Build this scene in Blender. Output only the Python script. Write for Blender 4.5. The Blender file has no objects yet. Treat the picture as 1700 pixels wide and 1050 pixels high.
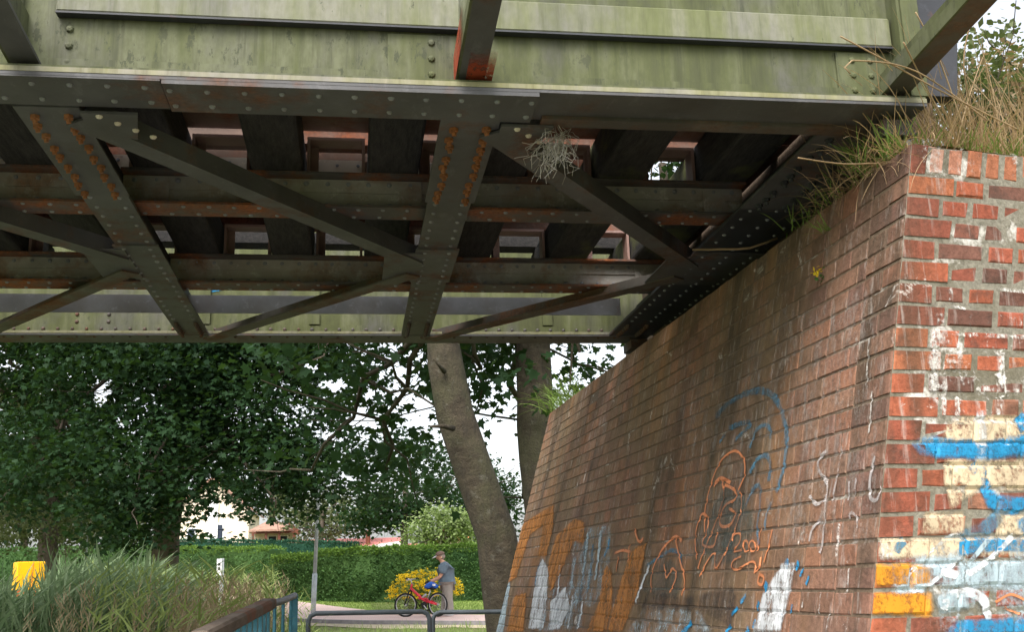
import bpy, bmesh, math, random
from mathutils import Vector, Matrix, noise as mnoise

random.seed(7)
SC = bpy.context.scene
COL = SC.collection
V = Vector

# ------------------------------------------------------------------ camera
CAM = V((0, 0, 1.6))
RIGHT, UP, FWD = V((0.98995, -0.14166, -0.02895)), V((-0.0053, -0.2366, 0.9716)), V((0.1443, 0.9612, 0.2351))
FWD.normalize(); UP = (UP - FWD * UP.dot(FWD)).normalized(); RIGHT = FWD.cross(UP)
FPX = 1800.0
cd = bpy.data.cameras.new('camera'); cam = bpy.data.objects.new('camera', cd); COL.objects.link(cam)
cd.sensor_fit = 'HORIZONTAL'; cd.sensor_width = 36; cd.lens = FPX / 1700 * 36
cd.clip_start = 0.05; cd.clip_end = 3000
m = Matrix((RIGHT, UP, -FWD)).transposed().to_4x4(); m.translation = CAM
cam.matrix_world = m
SC.camera = cam
SC.render.resolution_x, SC.render.resolution_y = 1024, 633

# ------------------------------------------------------------------ sky and sun
SUN_EL, SUN_AZ = math.radians(48), math.radians(205)     # azimuth from +Y, clockwise
w = bpy.data.worlds.new('World'); SC.world = w; w.use_nodes = True
nt = w.node_tree; nt.nodes.clear()
o_ = nt.nodes.new('ShaderNodeOutputWorld'); bg = nt.nodes.new('ShaderNodeBackground')
sky = nt.nodes.new('ShaderNodeTexSky'); sky.sky_type = 'NISHITA'; sky.sun_disc = False
sky.sun_elevation = SUN_EL; sky.sun_rotation = SUN_AZ; sky.air_density = 1.0; sky.dust_density = 4.0; sky.ozone_density = 1.0
hs = nt.nodes.new('ShaderNodeHueSaturation'); hs.inputs['Saturation'].default_value = 0.28; hs.inputs['Value'].default_value = 1.0
nt.links.new(sky.outputs[0], hs.inputs['Color']); nt.links.new(hs.outputs[0], bg.inputs[0])
bg.inputs[1].default_value = 0.15; nt.links.new(bg.outputs[0], o_.inputs[0])
sd = bpy.data.lights.new('sun', 'SUN'); sd.energy = 1.0; sd.angle = math.radians(35); sd.color = (1.0, 0.95, 0.87)
so = bpy.data.objects.new('sun', sd); COL.objects.link(so)
sdir = V((math.sin(SUN_AZ) * math.cos(SUN_EL), math.cos(SUN_AZ) * math.cos(SUN_EL), math.sin(SUN_EL)))
so.rotation_euler = sdir.to_track_quat('Z', 'Y').to_euler()
vs = SC.view_settings; vs.view_transform = 'Standard'; vs.look = 'None'; vs.gamma = 1; vs.use_curve_mapping = False
vs.exposure = 1.4
SC.cycles.max_bounces = 8; SC.cycles.transparent_max_bounces = 16
SC.cycles.use_denoising = True

# ------------------------------------------------------------------ helpers
def at(x, y, Y):
    """the point at depth Y (metres along the bridge's cross beams) seen at photo position x, y"""
    d = RIGHT * (x - 850) + UP * (525 - y) + FWD * FPX
    return CAM + d * (Y / d.y)
def proj(p):
    d = p - CAM; c = d.dot(FWD)
    return 850 + FPX * d.dot(RIGHT) / c, 525 - FPX * d.dot(UP) / c

def tag(o, label=None, cat=None, group=None, kind=None):
    if label: o['label'] = label
    if cat: o['category'] = cat
    if group: o['group'] = group
    if kind: o['kind'] = kind
    return o
def empty(name, loc=(0, 0, 0), rz=0.0):
    o = bpy.data.objects.new(name, None); COL.objects.link(o); o.location = loc; o.rotation_euler.z = rz
    o.empty_display_size = 0.2
    return o
def mesh_obj(name, vs_, fs_, mat, parent=None, smooth=False):
    me = bpy.data.meshes.new(name); me.from_pydata([tuple(v) for v in vs_], [], fs_)
    if mat: me.materials.append(mat)
    if smooth: me.polygons.foreach_set('use_smooth', [True] * len(me.polygons))
    me.update()
    o = bpy.data.objects.new(name, me); COL.objects.link(o)
    if parent: o.parent = parent
    return o
def copy_tree(o, parent=None):
    c = o.copy(); COL.objects.link(c); c.parent = parent
    for ch in o.children: copy_tree(ch, c)
    return c

class MB:
    def __init__(s): s.v = []; s.f = []
    def hexa(s, p):            # 8 points: bottom ring 0-3, top ring 4-7
        b = len(s.v); s.v += [V(q) for q in p]
        s.f += [tuple(b + i for i in f) for f in ((3, 2, 1, 0), (4, 5, 6, 7), (0, 1, 5, 4), (1, 2, 6, 5), (2, 3, 7, 6), (3, 0, 4, 7))]
        return s
    def box(s, x0, x1, y0, y1, z0, z1):
        return s.hexa([(x0, y0, z0), (x1, y0, z0), (x1, y1, z0), (x0, y1, z0), (x0, y0, z1), (x1, y0, z1), (x1, y1, z1), (x0, y1, z1)])
    def bar(s, a, b, wd, ht, up=(0, 0, 1), off=(0, 0)):
        a, b = V(a), V(b); d = (b - a).normalized(); u = V(up); sd_ = d.cross(u)
        if sd_.length < 1e-4: sd_ = d.cross(V((1, 0, 0)))
        sd_.normalize(); u = sd_.cross(d).normalized(); c = sd_ * off[0] + u * off[1]
        r = []
        for p in (a, b):
            for (i, j) in ((-1, -1), (1, -1), (1, 1), (-1, 1)): r.append(p + c + sd_ * (i * wd / 2) + u * (j * ht / 2))
        return s.hexa(r)
    def tube(s, pts, rad, n=8, cap=True):
        pts = [V(p) for p in pts]; k = len(pts); rr = rad if isinstance(rad, (list, tuple)) else [rad] * k
        b = len(s.v); ref = None
        for i, p in enumerate(pts):
            d = (pts[min(i + 1, k - 1)] - pts[max(i - 1, 0)])
            if d.length < 1e-9: d = V((0, 0, 1))
            d.normalize()
            if ref is None: ref = d.orthogonal().normalized()
            ref = (ref - d * ref.dot(d)).normalized(); q = d.cross(ref)
            for j in range(n):
                a = 2 * math.pi * j / n; s.v.append(p + (ref * math.cos(a) + q * math.sin(a)) * rr[i])
        for i in range(k - 1):
            for j in range(n):
                j2 = (j + 1) % n; s.f.append((b + i * n + j, b + i * n + j2, b + (i + 1) * n + j2, b + (i + 1) * n + j))
        if cap:
            s.f.append(tuple(b + j for j in reversed(range(n)))); s.f.append(tuple(b + (k - 1) * n + j for j in range(n)))
        return s
    def dome(s, p, nrm, r, h, n=7):
        nrm = V(nrm).normalized(); a = nrm.orthogonal().normalized(); q = nrm.cross(a); p = V(p); b = len(s.v)
        for (rr, hh) in ((1, 0), (0.72, 0.7)):
            for j in range(n):
                t = 2 * math.pi * j / n; s.v.append(p + (a * math.cos(t) + q * math.sin(t)) * r * rr + nrm * h * hh)
        s.v.append(p + nrm * h)
        for j in range(n):
            j2 = (j + 1) % n
            s.f.append((b + j, b + j2, b + n + j2, b + n + j)); s.f.append((b + n + j, b + n + j2, b + 2 * n))
        return s
    def build(s, name, mat, parent=None, smooth=False, kind=None):
        o = mesh_obj(name, s.v, s.f, mat, parent, smooth)
        if kind: o['kind'] = kind
        return o

def catmull(pts, step):
    out = []; n = len(pts)
    for i in range(n - 1):
        p0, p1, p2, p3 = pts[max(i - 1, 0)], pts[i], pts[i + 1], pts[min(i + 2, n - 1)]
        k = max(1, int((V(p2) - V(p1)).length / step))
        for j in range(k):
            t = j / k
            out.append(tuple(0.5 * ((2 * b) + (-a + c) * t + (2 * a - 5 * b + 4 * c - d) * t * t + (-a + 3 * b - 3 * c + d) * t ** 3) for a, b, c, d in zip(p0, p1, p2, p3)))
    out.append(tuple(pts[-1])); return out

# ------------------------------------------------------------------ materials
class G:
    """small shader-node builder"""
    def __init__(s, name):
        s.m = bpy.data.materials.new(name); s.m.use_nodes = True; s.t = s.m.node_tree; s.t.nodes.clear()
        s.out = s.t.nodes.new('ShaderNodeOutputMaterial'); s._pos = None
    def n(s, typ, **kw):
        nd = s.t.nodes.new('ShaderNode' + typ)
        for k, v in kw.items(): setattr(nd, k, v)
        return nd
    def put(s, sock, v):
        if isinstance(v, bpy.types.NodeSocket): s.t.links.new(v, sock)
        elif v is not None:
            if isinstance(v, (tuple, list)) and len(v) == 3 and len(getattr(sock, 'default_value', (0,) * 3)) == 4: v = (*v, 1)
            sock.default_value = v
    def pos(s):
        if not s._pos: s._pos = s.n('NewGeometry').outputs['Position']
        return s._pos
    def objpos(s): return s.n('TexCoord').outputs['Object']
    def scale(s, vec, sc):
        nd = s.n('Mapping'); s.put(nd.inputs['Vector'], vec); nd.inputs['Scale'].default_value = sc; return nd.outputs[0]
    def noise(s, scale=5, detail=4, rough=0.6, vec=None, sc=None, dist=0.0):
        nd = s.n('TexNoise'); v = vec or s.pos()
        if sc: v = s.scale(v, sc)
        s.put(nd.inputs['Vector'], v); nd.inputs['Scale'].default_value = scale; nd.inputs['Detail'].default_value = detail
        nd.inputs['Roughness'].default_value = rough; nd.inputs['Distortion'].default_value = dist
        return nd.outputs[0]
    def ramp(s, fac, stops):
        nd = s.n('ValToRGB'); s.put(nd.inputs[0], fac); e = nd.color_ramp.elements
        while len(e) < len(stops): e.new(0.5)
        for el, (p, c) in zip(e, stops):
            el.position = p; el.color = (c, c, c, 1) if not isinstance(c, (tuple, list)) else (*c, 1)
        return nd.outputs[0]
    def step(s, fac, a, b): return s.ramp(fac, [(a, 0.0), (b, 1.0)])
    def mix(s, fac, a, b, mode='MIX'):
        nd = s.n('MixRGB', blend_type=mode); s.put(nd.inputs[0], fac); s.put(nd.inputs[1], a); s.put(nd.inputs[2], b); return nd.outputs[0]
    def math(s, op, a, b=0.0):
        nd = s.n('Math', operation=op); s.put(nd.inputs[0], a); s.put(nd.inputs[1], b); nd.use_clamp = op in ('MULTIPLY', 'ADD', 'SUBTRACT'); return nd.outputs[0]
    def attr(s, name): return s.n('Attribute', attribute_name=name).outputs['Color']
    def sep(s, vec):
        nd = s.n('SeparateXYZ'); s.put(nd.inputs[0], vec); return nd.outputs
    def island(s): return s.n('NewGeometry').outputs['Random Per Island']
    def done(s, color, rough=0.7, metal=0.0, bump=None, bstr=0.3, bdist=0.01, spec=0.3, alpha=None, transl=None):
        p = s.n('BsdfPrincipled'); s.put(p.inputs['Base Color'], color); s.put(p.inputs['Roughness'], rough); s.put(p.inputs['Metallic'], metal)
        p.inputs['Specular IOR Level'].default_value = spec
        if bump is not None:
            b = s.n('Bump'); s.put(b.inputs['Height'], bump); b.inputs['Strength'].default_value = bstr; b.inputs['Distance'].default_value = bdist
            s.t.links.new(b.outputs[0], p.inputs['Normal'])
        sh = p.outputs[0]
        if transl is not None:
            t = s.n('BsdfTranslucent'); s.put(t.inputs[0], transl); a = s.n('MixShader'); a.inputs[0].default_value = 0.35
            s.t.links.new(sh, a.inputs[1]); s.t.links.new(t.outputs[0], a.inputs[2]); sh = a.outputs[0]
        if alpha is not None:
            t = s.n('BsdfTransparent'); a = s.n('MixShader'); s.put(a.inputs[0], alpha)
            s.t.links.new(t.outputs[0], a.inputs[1]); s.t.links.new(sh, a.inputs[2]); sh = a.outputs[0]
        s.t.links.new(sh, s.out.inputs[0]); return s.m

M = {}
def plain(name, c, rough=0.6, var=0.25, scale=6.0, metal=0.0, spec=0.3):
    g = G(name); nz = g.noise(scale, 5); dark = tuple(v * (1 - var) for v in c); lite = tuple(min(1, v * (1 + var)) for v in c)
    M[name] = g.done(g.ramp(nz, [(0.3, dark), (0.7, lite)]), rough, metal, bump=nz, bstr=0.15, spec=spec); return M[name]

def steel(name, base, rust_lo, rust_hi, rustcol=(0.23, 0.075, 0.025), rough=0.55):
    g = G(name); n1 = g.noise(7, 7, 0.65); n2 = g.noise(1.7, 3); n3 = g.noise(60, 3)
    c = g.ramp(g.noise(3.2, 5), [(0.25, tuple(v * 0.65 for v in base)), (0.75, tuple(v * 1.35 for v in base))])
    rc = g.ramp(n3, [(0.3, tuple(v * 0.45 for v in rustcol)), (0.7, tuple(v * 1.25 for v in rustcol))])
    f = g.step(g.mix(0.5, n1, n2), rust_lo, rust_hi)
    c = g.mix(f, c, rc)
    gm = g.noise(2.6, 6, 0.7); c = g.mix(g.math('MULTIPLY', g.step(gm, 0.45, 0.68), 0.5), c, tuple(v * k for v, k in zip(base, (0.75, 0.6, 0.48))))
    sc_ = g.noise(1.0, 6, 0.75, sc=(14, 5, 14)); c = g.mix(g.math('MULTIPLY', g.step(sc_, 0.56, 0.66), 0.4), c, tuple(v * 1.9 for v in base))
    M[name] = g.done(c, g.ramp(f, [(0, rough), (1, 0.9)]), bump=g.mix(0.5, n3, n1), bstr=0.25, bdist=0.004, spec=0.35); return M[name]
steel('steel', (0.076, 0.076, 0.08), 0.53, 0.69, (0.17, 0.065, 0.028))
steel('steel_dark', (0.033, 0.035, 0.042), 0.57, 0.72)
steel('steel_rusty', (0.075, 0.068, 0.062), 0.46, 0.64, (0.16, 0.06, 0.025))
steel('stringer_paint', (0.289, 0.276, 0.255), 0.5, 0.66, (0.221, 0.085, 0.030))
steel('stringer_flange', (0.075, 0.07, 0.068), 0.47, 0.6, (0.26, 0.085, 0.03))
steel('bolt_rust', (0.25, 0.12, 0.06), 0.3, 0.6, (0.3, 0.11, 0.04))
steel('primer_pink', (0.27, 0.175, 0.15), 0.55, 0.75, (0.136, 0.048, 0.027))
steel('deck_rust', (0.12, 0.075, 0.055), 0.45, 0.6, (0.2, 0.065, 0.03))
steel('rust', (0.33, 0.08, 0.04), 0.35, 0.7, (0.22, 0.06, 0.03))
steel('plate_pale', (0.55, 0.5, 0.42), 0.56, 0.7)
steel('gray_rail', (0.2, 0.21, 0.23), 0.62, 0.75)

def mossy(name, a, b, c, spots=0.57):
    g = G(name); st = g.noise(2.2, 5, sc=(6, 1, 0.7)); big = g.noise(1.3, 4); fine = g.noise(38, 4, sc=(1, 1, 0.5)); sp = g.noise(26, 5, 0.7, sc=(1, 1, 0.45))
    col = g.ramp(g.mix(0.45, st, big), [(0.33, c), (0.47, a), (0.6, b)])
    gy = g.noise(1.0, 5, 0.65, sc=(3.2, 3.2, 1.6)); col = g.mix(g.math('MULTIPLY', g.step(gy, 0.5, 0.66), 0.65), col, tuple(0.5 * (b[0] + b[2]) * k for k in (0.86, 0.82, 0.84)))
    dr = g.noise(1.0, 6, 0.7, sc=(22, 22, 1.1)); col = g.mix(g.math('MULTIPLY', g.step(dr, 0.52, 0.68), 0.5), col, tuple(v * 0.5 for v in c))
    col = g.mix(g.math('MULTIPLY', g.step(fine, 0.4, 0.7), 0.45), col, tuple(v * 0.62 for v in a))
    mask = g.math('MULTIPLY', g.step(sp, spots, spots + 0.05), g.step(big, 0.4, 0.52))
    col = g.mix(g.math('MULTIPLY', mask, 0.75), col, (0.045, 0.05, 0.03))
    M[name] = g.done(col, 0.8, bump=fine, bstr=0.2, bdist=0.004); return M[name]
mossy('girder_moss', (0.082, 0.092, 0.038), (0.125, 0.132, 0.078), (0.052, 0.056, 0.03))
mossy('ledge_moss', (0.145, 0.155, 0.08), (0.2, 0.198, 0.155), (0.1, 0.115, 0.04), 0.66)
mossy('flange_edge', (0.240, 0.232, 0.136), (0.272, 0.256, 0.192), (0.176, 0.168, 0.064), 0.8)
mossy('far_web', (0.085, 0.095, 0.036), (0.14, 0.145, 0.085), (0.05, 0.053, 0.024), 0.6)

g = G('sleeper_wood'); gr = g.noise(9, 6, 0.7, sc=(6, 1, 6)); ms = g.noise(2.4, 4)
c = g.ramp(gr, [(0.3, (0.012, 0.012, 0.013)), (0.75, (0.05, 0.046, 0.042))])
xs = g.sep(g.pos())[0]
mk = g.math('MULTIPLY', g.step(ms, 0.5, 0.6), g.step(g.math('MULTIPLY', xs, 0.5), 0.46, 0.56))
c = g.mix(mk, c, (0.075, 0.08, 0.03)); M['sleeper_wood'] = g.done(c, 0.85, bump=gr, bstr=0.5)

# brick: per-brick colour from the 'tint' attribute; weathering from world position
g = G('brick'); t = g.attr('tint')
n1 = g.noise(45, 5, 0.7); n2 = g.noise(9, 5, 0.7)
c = g.mix(1.0, t, g.ramp(n1, [(0.25, 0.55), (0.7, 1.2)]), 'MULTIPLY')
c = g.mix(g.math('MULTIPLY', g.step(n2, 0.52, 0.66), 0.6), c, (0.07, 0.045, 0.035))
px, py, pz = g.sep(g.pos())
deep = g.step(g.math('MULTIPLY', g.math('SUBTRACT', py, 3.3), 0.4), 0.03, 0.5)      # grime film grows away from the open end
strk = g.noise(1.0, 5, 0.6, sc=(2.2, 2.2, 0.16)); film = g.noise(1.5, 4, 0.6)
ff = g.math('MULTIPLY', g.step(g.mix(0.55, strk, film), 0.34, 0.56), g.math('MULTIPLY', deep, 0.85))
c = g.mix(ff, c, g.ramp(g.noise(7, 5), [(0.3, (0.115, 0.088, 0.045)), (0.7, (0.24, 0.175, 0.095))]))
s2 = g.noise(1.0, 5, 0.6, sc=(3.2, 3.2, 0.22)); c = g.mix(g.math('MULTIPLY', g.step(s2, 0.53, 0.66), 0.66), c, (0.05, 0.04, 0.026))
s5 = g.noise(1.0, 4, 0.5, sc=(2.6, 2.6, 0.25)); c = g.mix(g.math('MULTIPLY', g.step(s5, 0.55, 0.68), g.math('MULTIPLY', deep, 0.75)), c, (0.3, 0.15, 0.065))
s3 = g.noise(1.0, 6, 0.7, sc=(26, 26, 2.2)); c = g.mix(g.math('MULTIPLY', g.step(s3, 0.56, 0.70), 0.55), c, (0.46, 0.41, 0.37))
s4 = g.noise(4.5, 6, 0.75, dist=0.6); c = g.mix(g.math('MULTIPLY', g.step(s4, 0.63, 0.68), 0.75), c, (0.62, 0.57, 0.52))
M['brick'] = g.done(c, 0.85, bump=g.mix(0.5, n1, n2), bstr=0.9, bdist=0.012, spec=0.2)
g = G('mortar'); n1 = g.noise(60, 5, 0.7); n2 = g.noise(3, 4)
c = g.ramp(n1, [(0.3, (0.12, 0.11, 0.085)), (0.7, (0.3, 0.275, 0.22))]); c = g.mix(g.math('MULTIPLY', g.step(n2, 0.45, 0.62), 0.6), c, (0.1, 0.085, 0.05))
c = g.mix(g.step(g.noise(5, 5, 0.7), 0.58, 0.66), c, (0.6, 0.57, 0.53))
M['mortar'] = g.done(c, 0.95, bump=n1, bstr=0.8, bdist=0.006)
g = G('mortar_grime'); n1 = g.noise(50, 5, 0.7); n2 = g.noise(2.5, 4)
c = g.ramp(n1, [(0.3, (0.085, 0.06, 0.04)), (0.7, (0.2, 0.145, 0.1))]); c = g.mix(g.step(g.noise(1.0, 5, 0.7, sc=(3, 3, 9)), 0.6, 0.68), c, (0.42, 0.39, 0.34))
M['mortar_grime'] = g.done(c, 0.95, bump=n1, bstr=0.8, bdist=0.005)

def paint(name, c, lo, hi, sc=(14, 14, 5), rough=0.6, amax=1.0):
    g = G(name); sf = g.sep(g.attr('soft'))[0]; a = g.noise(1.0, 6, 0.75, sc=sc); b = g.noise(70, 3); k = g.noise(4, 3)
    col = g.ramp(k, [(0.3, tuple(v * 0.75 for v in c)), (0.7, tuple(min(1, v * 1.15) for v in c))])
    ed = g.step(g.math('ADD', g.math('MULTIPLY', sf, 0.6), g.math('MULTIPLY', a, 0.4)), 0.26, 0.56)
    M[name] = g.done(col, rough, alpha=g.math('MULTIPLY', g.math('MULTIPLY', ed, g.step(g.mix(0.3, a, b), lo, hi)), amax), spec=0.25); return M[name]
paint('paint_blue', (0.02, 0.24, 0.46), 0.36, 0.54, (11, 11, 6), amax=0.93)
paint('paint_blue_faded', (0.08, 0.21, 0.31), 0.36, 0.6, amax=0.8)
paint('paint_teal_haze', (0.04, 0.11, 0.115), 0.35, 0.75, (5, 5, 5), amax=0.55)
paint('paint_orange', (0.62, 0.23, 0.10), 0.3, 0.44)
paint('paint_orange_fill', (0.46, 0.185, 0.045), 0.34, 0.56, (16, 16, 3.5), amax=0.92)
paint('paint_amber', (0.62, 0.26, 0.02), 0.38, 0.52, (20, 20, 14), amax=0.93)
paint('paint_white', (0.62, 0.64, 0.66), 0.37, 0.54, (24, 24, 5))
paint('paint_pale_blue', (0.42, 0.52, 0.57), 0.36, 0.54, (20, 20, 4), amax=0.92)
paint('paint_chalk', (0.5, 0.46, 0.45), 0.34, 0.56, amax=0.85)
paint('rust_flake', (0.3, 0.055, 0.025), 0.3, 0.5, (30, 30, 20))
paint('paint_dark', (0.03, 0.03, 0.034), 0.38, 0.66, (7, 7, 4), amax=0.75)
paint('paint_cream', (0.58, 0.46, 0.31), 0.38, 0.54, (18, 18, 12))
paint('paint_wash', (0.45, 0.55, 0.6), 0.46, 0.62, (9, 9, 6), amax=0.7)
paint('lime_patch', (0.66, 0.63, 0.59), 0.54, 0.64, (15, 15, 6), amax=0.65)
paint('lime_streak', (0.42, 0.38, 0.35), 0.5, 0.66, (26, 26, 2.6), amax=0.5)
paint('paint_lime', (0.66, 0.63, 0.59), 0.46, 0.6, (30, 30, 12), amax=0.9)

def leafmat(name, dark, lite, transl, clump=1.2):
    g = G(name); r = g.island(); k = g.noise(clump, 3)
    c = g.ramp(r, [(0.0, dark), (1.0, lite)]); c = g.mix(g.math('MULTIPLY', g.step(k, 0.4, 0.65), 0.45), c, tuple(v * 1.5 for v in lite))
    M[name] = g.done(c, 0.65, spec=0.18, transl=transl); return M[name]
leafmat('leaf_maple', (0.006, 0.022, 0.009), (0.022, 0.052, 0.019), (0.035, 0.075, 0.012), 0.55)
leafmat('leaf_dark', (0.007, 0.023, 0.009), (0.021, 0.05, 0.018), (0.045, 0.095, 0.015), 0.9)
leafmat('leaf_olive', (0.05, 0.065, 0.03), (0.11, 0.13, 0.06), (0.12, 0.16, 0.04), 0.7)
leafmat('leaf_pale', (0.12, 0.17, 0.06), (0.24, 0.3, 0.13), (0.2, 0.3, 0.06), 1.5)
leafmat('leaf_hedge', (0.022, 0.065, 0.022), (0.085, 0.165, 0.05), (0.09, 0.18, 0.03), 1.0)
leafmat('leaf_hedge_sunlit', (0.06, 0.12, 0.02), (0.13, 0.22, 0.04), (0.12, 0.22, 0.03), 1.0)  # sunlit hedge rim put into the leaf colour
leafmat('leaf_yew', (0.012, 0.055, 0.035), (0.03, 0.095, 0.06), (0.04, 0.11, 0.04), 1.2)
leafmat('reed_leaf', (0.05, 0.095, 0.045), (0.27, 0.35, 0.2), (0.2, 0.3, 0.13), 0.9)
leafmat('weed_leaf', (0.11, 0.16, 0.04), (0.3, 0.37, 0.13), (0.26, 0.34, 0.07), 0.9)
leafmat('seed_straw', (0.2, 0.14, 0.08), (0.42, 0.34, 0.22), (0.25, 0.18, 0.08), 0.8)
leafmat('dry_grass', (0.2, 0.13, 0.07), (0.42, 0.31, 0.19), (0.4, 0.28, 0.12), 3)
leafmat('grass_green', (0.08, 0.14, 0.025), (0.2, 0.3, 0.07), (0.18, 0.26, 0.05), 2)
leafmat('flower_yellow', (0.7, 0.46, 0.01), (0.9, 0.7, 0.05), (0.8, 0.6, 0.03), 2)
leafmat('dead_straw', (0.28, 0.26, 0.23), (0.5, 0.48, 0.44), (0.3, 0.28, 0.24), 3)
g = G('bark'); n1 = g.noise(6, 6, 0.65, sc=(1, 1, 2.2)); n2 = g.noise(2, 3); n3 = g.noise(40, 4)
c = g.ramp(n1, [(0.3, (0.028, 0.022, 0.014)), (0.7, (0.078, 0.063, 0.042))]); c = g.mix(g.math('MULTIPLY', g.step(n2, 0.48, 0.62), 0.5), c, (0.06, 0.062, 0.03))
n4 = g.noise(14, 6, 0.75, sc=(1, 1, 0.35)); c = g.mix(g.math('MULTIPLY', g.step(n4, 0.5, 0.62), 0.55), c, (0.035, 0.03, 0.022)); n5 = g.noise(9, 5, 0.7); c = g.mix(g.math('MULTIPLY', g.step(n5, 0.58, 0.68), 0.5), c, (0.13, 0.125, 0.1))
M['bark'] = g.done(c, 0.9, bump=g.mix(0.5, n4, n3), bstr=0.9, bdist=0.03)
g = G('bark_dark'); n1 = g.noise(8, 6, 0.65, sc=(1, 1, 0.4)); M['bark_dark'] = g.done(g.ramp(n1, [(0.3, (0.05, 0.04, 0.03)), (0.7, (0.13, 0.105, 0.08))]), 0.9, bump=n1, bstr=0.8, bdist=0.03)
g = G('soil_grass'); n1 = g.noise(1.2, 6, 0.7); n2 = g.noise(30, 4)
c = g.ramp(n1, [(0.3, (0.1, 0.11, 0.035)), (0.5, (0.16, 0.2, 0.055)), (0.7, (0.27, 0.25, 0.12))]); c = g.mix(0.4, c, g.ramp(n2, [(0.3, (0.07, 0.09, 0.02)), (0.7, (0.26, 0.3, 0.1))]))
M['soil_grass'] = g.done(c, 0.95, bump=n2, bstr=1, bdist=0.05)
g = G('lawn_mat'); n1 = g.noise(0.8, 5, 0.7); n2 = g.noise(22, 4)
c = g.ramp(n1, [(0.3, (0.16, 0.23, 0.045)), (0.7, (0.27, 0.33, 0.08))]); c = g.mix(0.3, c, g.ramp(n2, [(0.3, (0.1, 0.15, 0.02)), (0.7, (0.3, 0.38, 0.1))]))
M['lawn'] = g.done(c, 0.95, bump=n2, bstr=1, bdist=0.03)
g = G('paving'); br = g.n('TexBrick'); g.put(br.inputs['Vector'], g.pos()); br.inputs['Scale'].default_value = 5
br.inputs['Color1'].default_value = (0.6, 0.42, 0.37, 1); br.inputs['Color2'].default_value = (0.66, 0.49, 0.44, 1); br.inputs['Mortar'].default_value = (0.36, 0.28, 0.25, 1); br.inputs['Mortar Size'].default_value = 0.012
M['paving'] = g.done(g.mix(0.35, br.outputs[0], g.ramp(g.noise(2, 5), [(0.3, (0.5, 0.37, 0.33)), (0.7, (0.7, 0.56, 0.51))])), 0.9)
plain('kerb', (0.2, 0.19, 0.2)); plain('sand', (0.45, 0.38, 0.26), 0.95, 0.3, 12); plain('teal_paint', (0.05, 0.19, 0.25), 0.5, 0.3, 14)
g = G('old_wood'); n1 = g.noise(6, 6, 0.7, sc=(1, 0.3, 1)); n2 = g.noise(3, 3)
c = g.ramp(n1, [(0.3, (0.085, 0.065, 0.05)), (0.7, (0.26, 0.21, 0.165))]); c = g.mix(g.math('MULTIPLY', g.step(n2, 0.52, 0.6), 0.7), c, (0.22, 0.09, 0.05))
M['old_wood'] = g.done(c, 0.9, bump=n1, bstr=0.7)
plain('galv', (0.42, 0.46, 0.48), 0.45, 0.2, 9); plain('tube_grey', (0.1, 0.12, 0.135), 0.5, 0.25, 12); plain('post_grey', (0.33, 0.36, 0.37), 0.6, 0.25, 9); plain('sign_white', (0.75, 0.75, 0.74), 0.5, 0.08)
plain('print_black', (0.02, 0.02, 0.02), 0.5, 0.1)
plain('yellow_box', (0.85, 0.42, 0.005), 0.45, 0.1, 3); plain('orange_red', (0.6, 0.12, 0.03), 0.6, 0.2)
plain('plaster', (0.72, 0.62, 0.48), 0.9, 0.08); plain('plaster_white', (0.82, 0.82, 0.82), 0.8, 0.04); plain('tile_brown', (0.32, 0.19, 0.14), 0.8, 0.2, 4)
plain('timber_brown', (0.13, 0.045, 0.025), 0.6, 0.2); plain('glass_dark', (0.03, 0.04, 0.06), 0.1, 0.2); plain('roof_red', (0.58, 0.2, 0.17), 0.8, 0.12, 1.5)
plain('roof_orange', (0.6, 0.24, 0.1), 0.8, 0.15, 2); plain('shed_wall', (0.35, 0.31, 0.26), 0.9, 0.15)
plain('skin', (0.52, 0.29, 0.2), 0.6, 0.08); plain('shirt', (0.11, 0.15, 0.19), 0.9, 0.12, 5); plain('trousers', (0.27, 0.245, 0.22), 0.9, 0.12, 5)
plain('cap_cloth', (0.17, 0.11, 0.09), 0.9, 0.15); plain('cap_visor', (0.6, 0.6, 0.6), 0.8, 0.08); plain('shoe', (0.7, 0.7, 0.72), 0.6, 0.08); plain('glove', (0.02, 0.02, 0.025), 0.8)
plain('bike_red', (0.62, 0.02, 0.04), 0.3, 0.1, spec=0.5); plain('rubber', (0.02, 0.02, 0.02), 0.8); plain('alloy', (0.5, 0.5, 0.52), 0.3, 0.1, metal=0.7); plain('bag_blue', (0.02, 0.1, 0.42), 0.7, 0.2)
plain('hair_grey', (0.25, 0.2, 0.17), 0.8); plain('concrete', (0.3, 0.29, 0.26), 0.9, 0.2, 5); plain('dark_green_sheet', (0.02, 0.08, 0.06), 0.7)

# ------------------------------------------------------------------ ground
GY = [(-40, 0), (4, 0), (9, 0.33), (20, 0.5), (30, 0.62), (38, 0.92), (45, 1.05), (70, 1.2), (400, 1.6)]
def gz(x, y):
    for (a, za), (b, zb) in zip(GY, GY[1:]):
        if y <= b:
            t = max(0, (y - a) / (b - a)); z = za + (zb - za) * t; break
    else: z = 1.6
    if y > 20: z += max(0.0, min(0.28, -x * 0.045 + 0.05)) * min(1, (y - 20) / 15)
    return z
def sheet(name, xs_, ys_, zf, mat):
    vs_ = [(x, y, zf(x, y)) for y in ys_ for x in xs_]; n = len(xs_)
    fs_ = [(j * n + i, j * n + i + 1, (j + 1) * n + i + 1, (j + 1) * n + i) for j in range(len(ys_) - 1) for i in range(n - 1)]
    return mesh_obj(name, vs_, fs_, mat, smooth=True)
def lin(a, b, n): return [a + (b - a) * i / (n - 1) for i in range(n)]
XS = [-900, -300, -120, -60] + lin(-40, 40, 41) + [60, 120, 300, 900]
YS = [-60, -20, -5] + lin(0, 50, 51) + [60, 70, 90, 140, 250, 400, 900, 1800]
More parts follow.
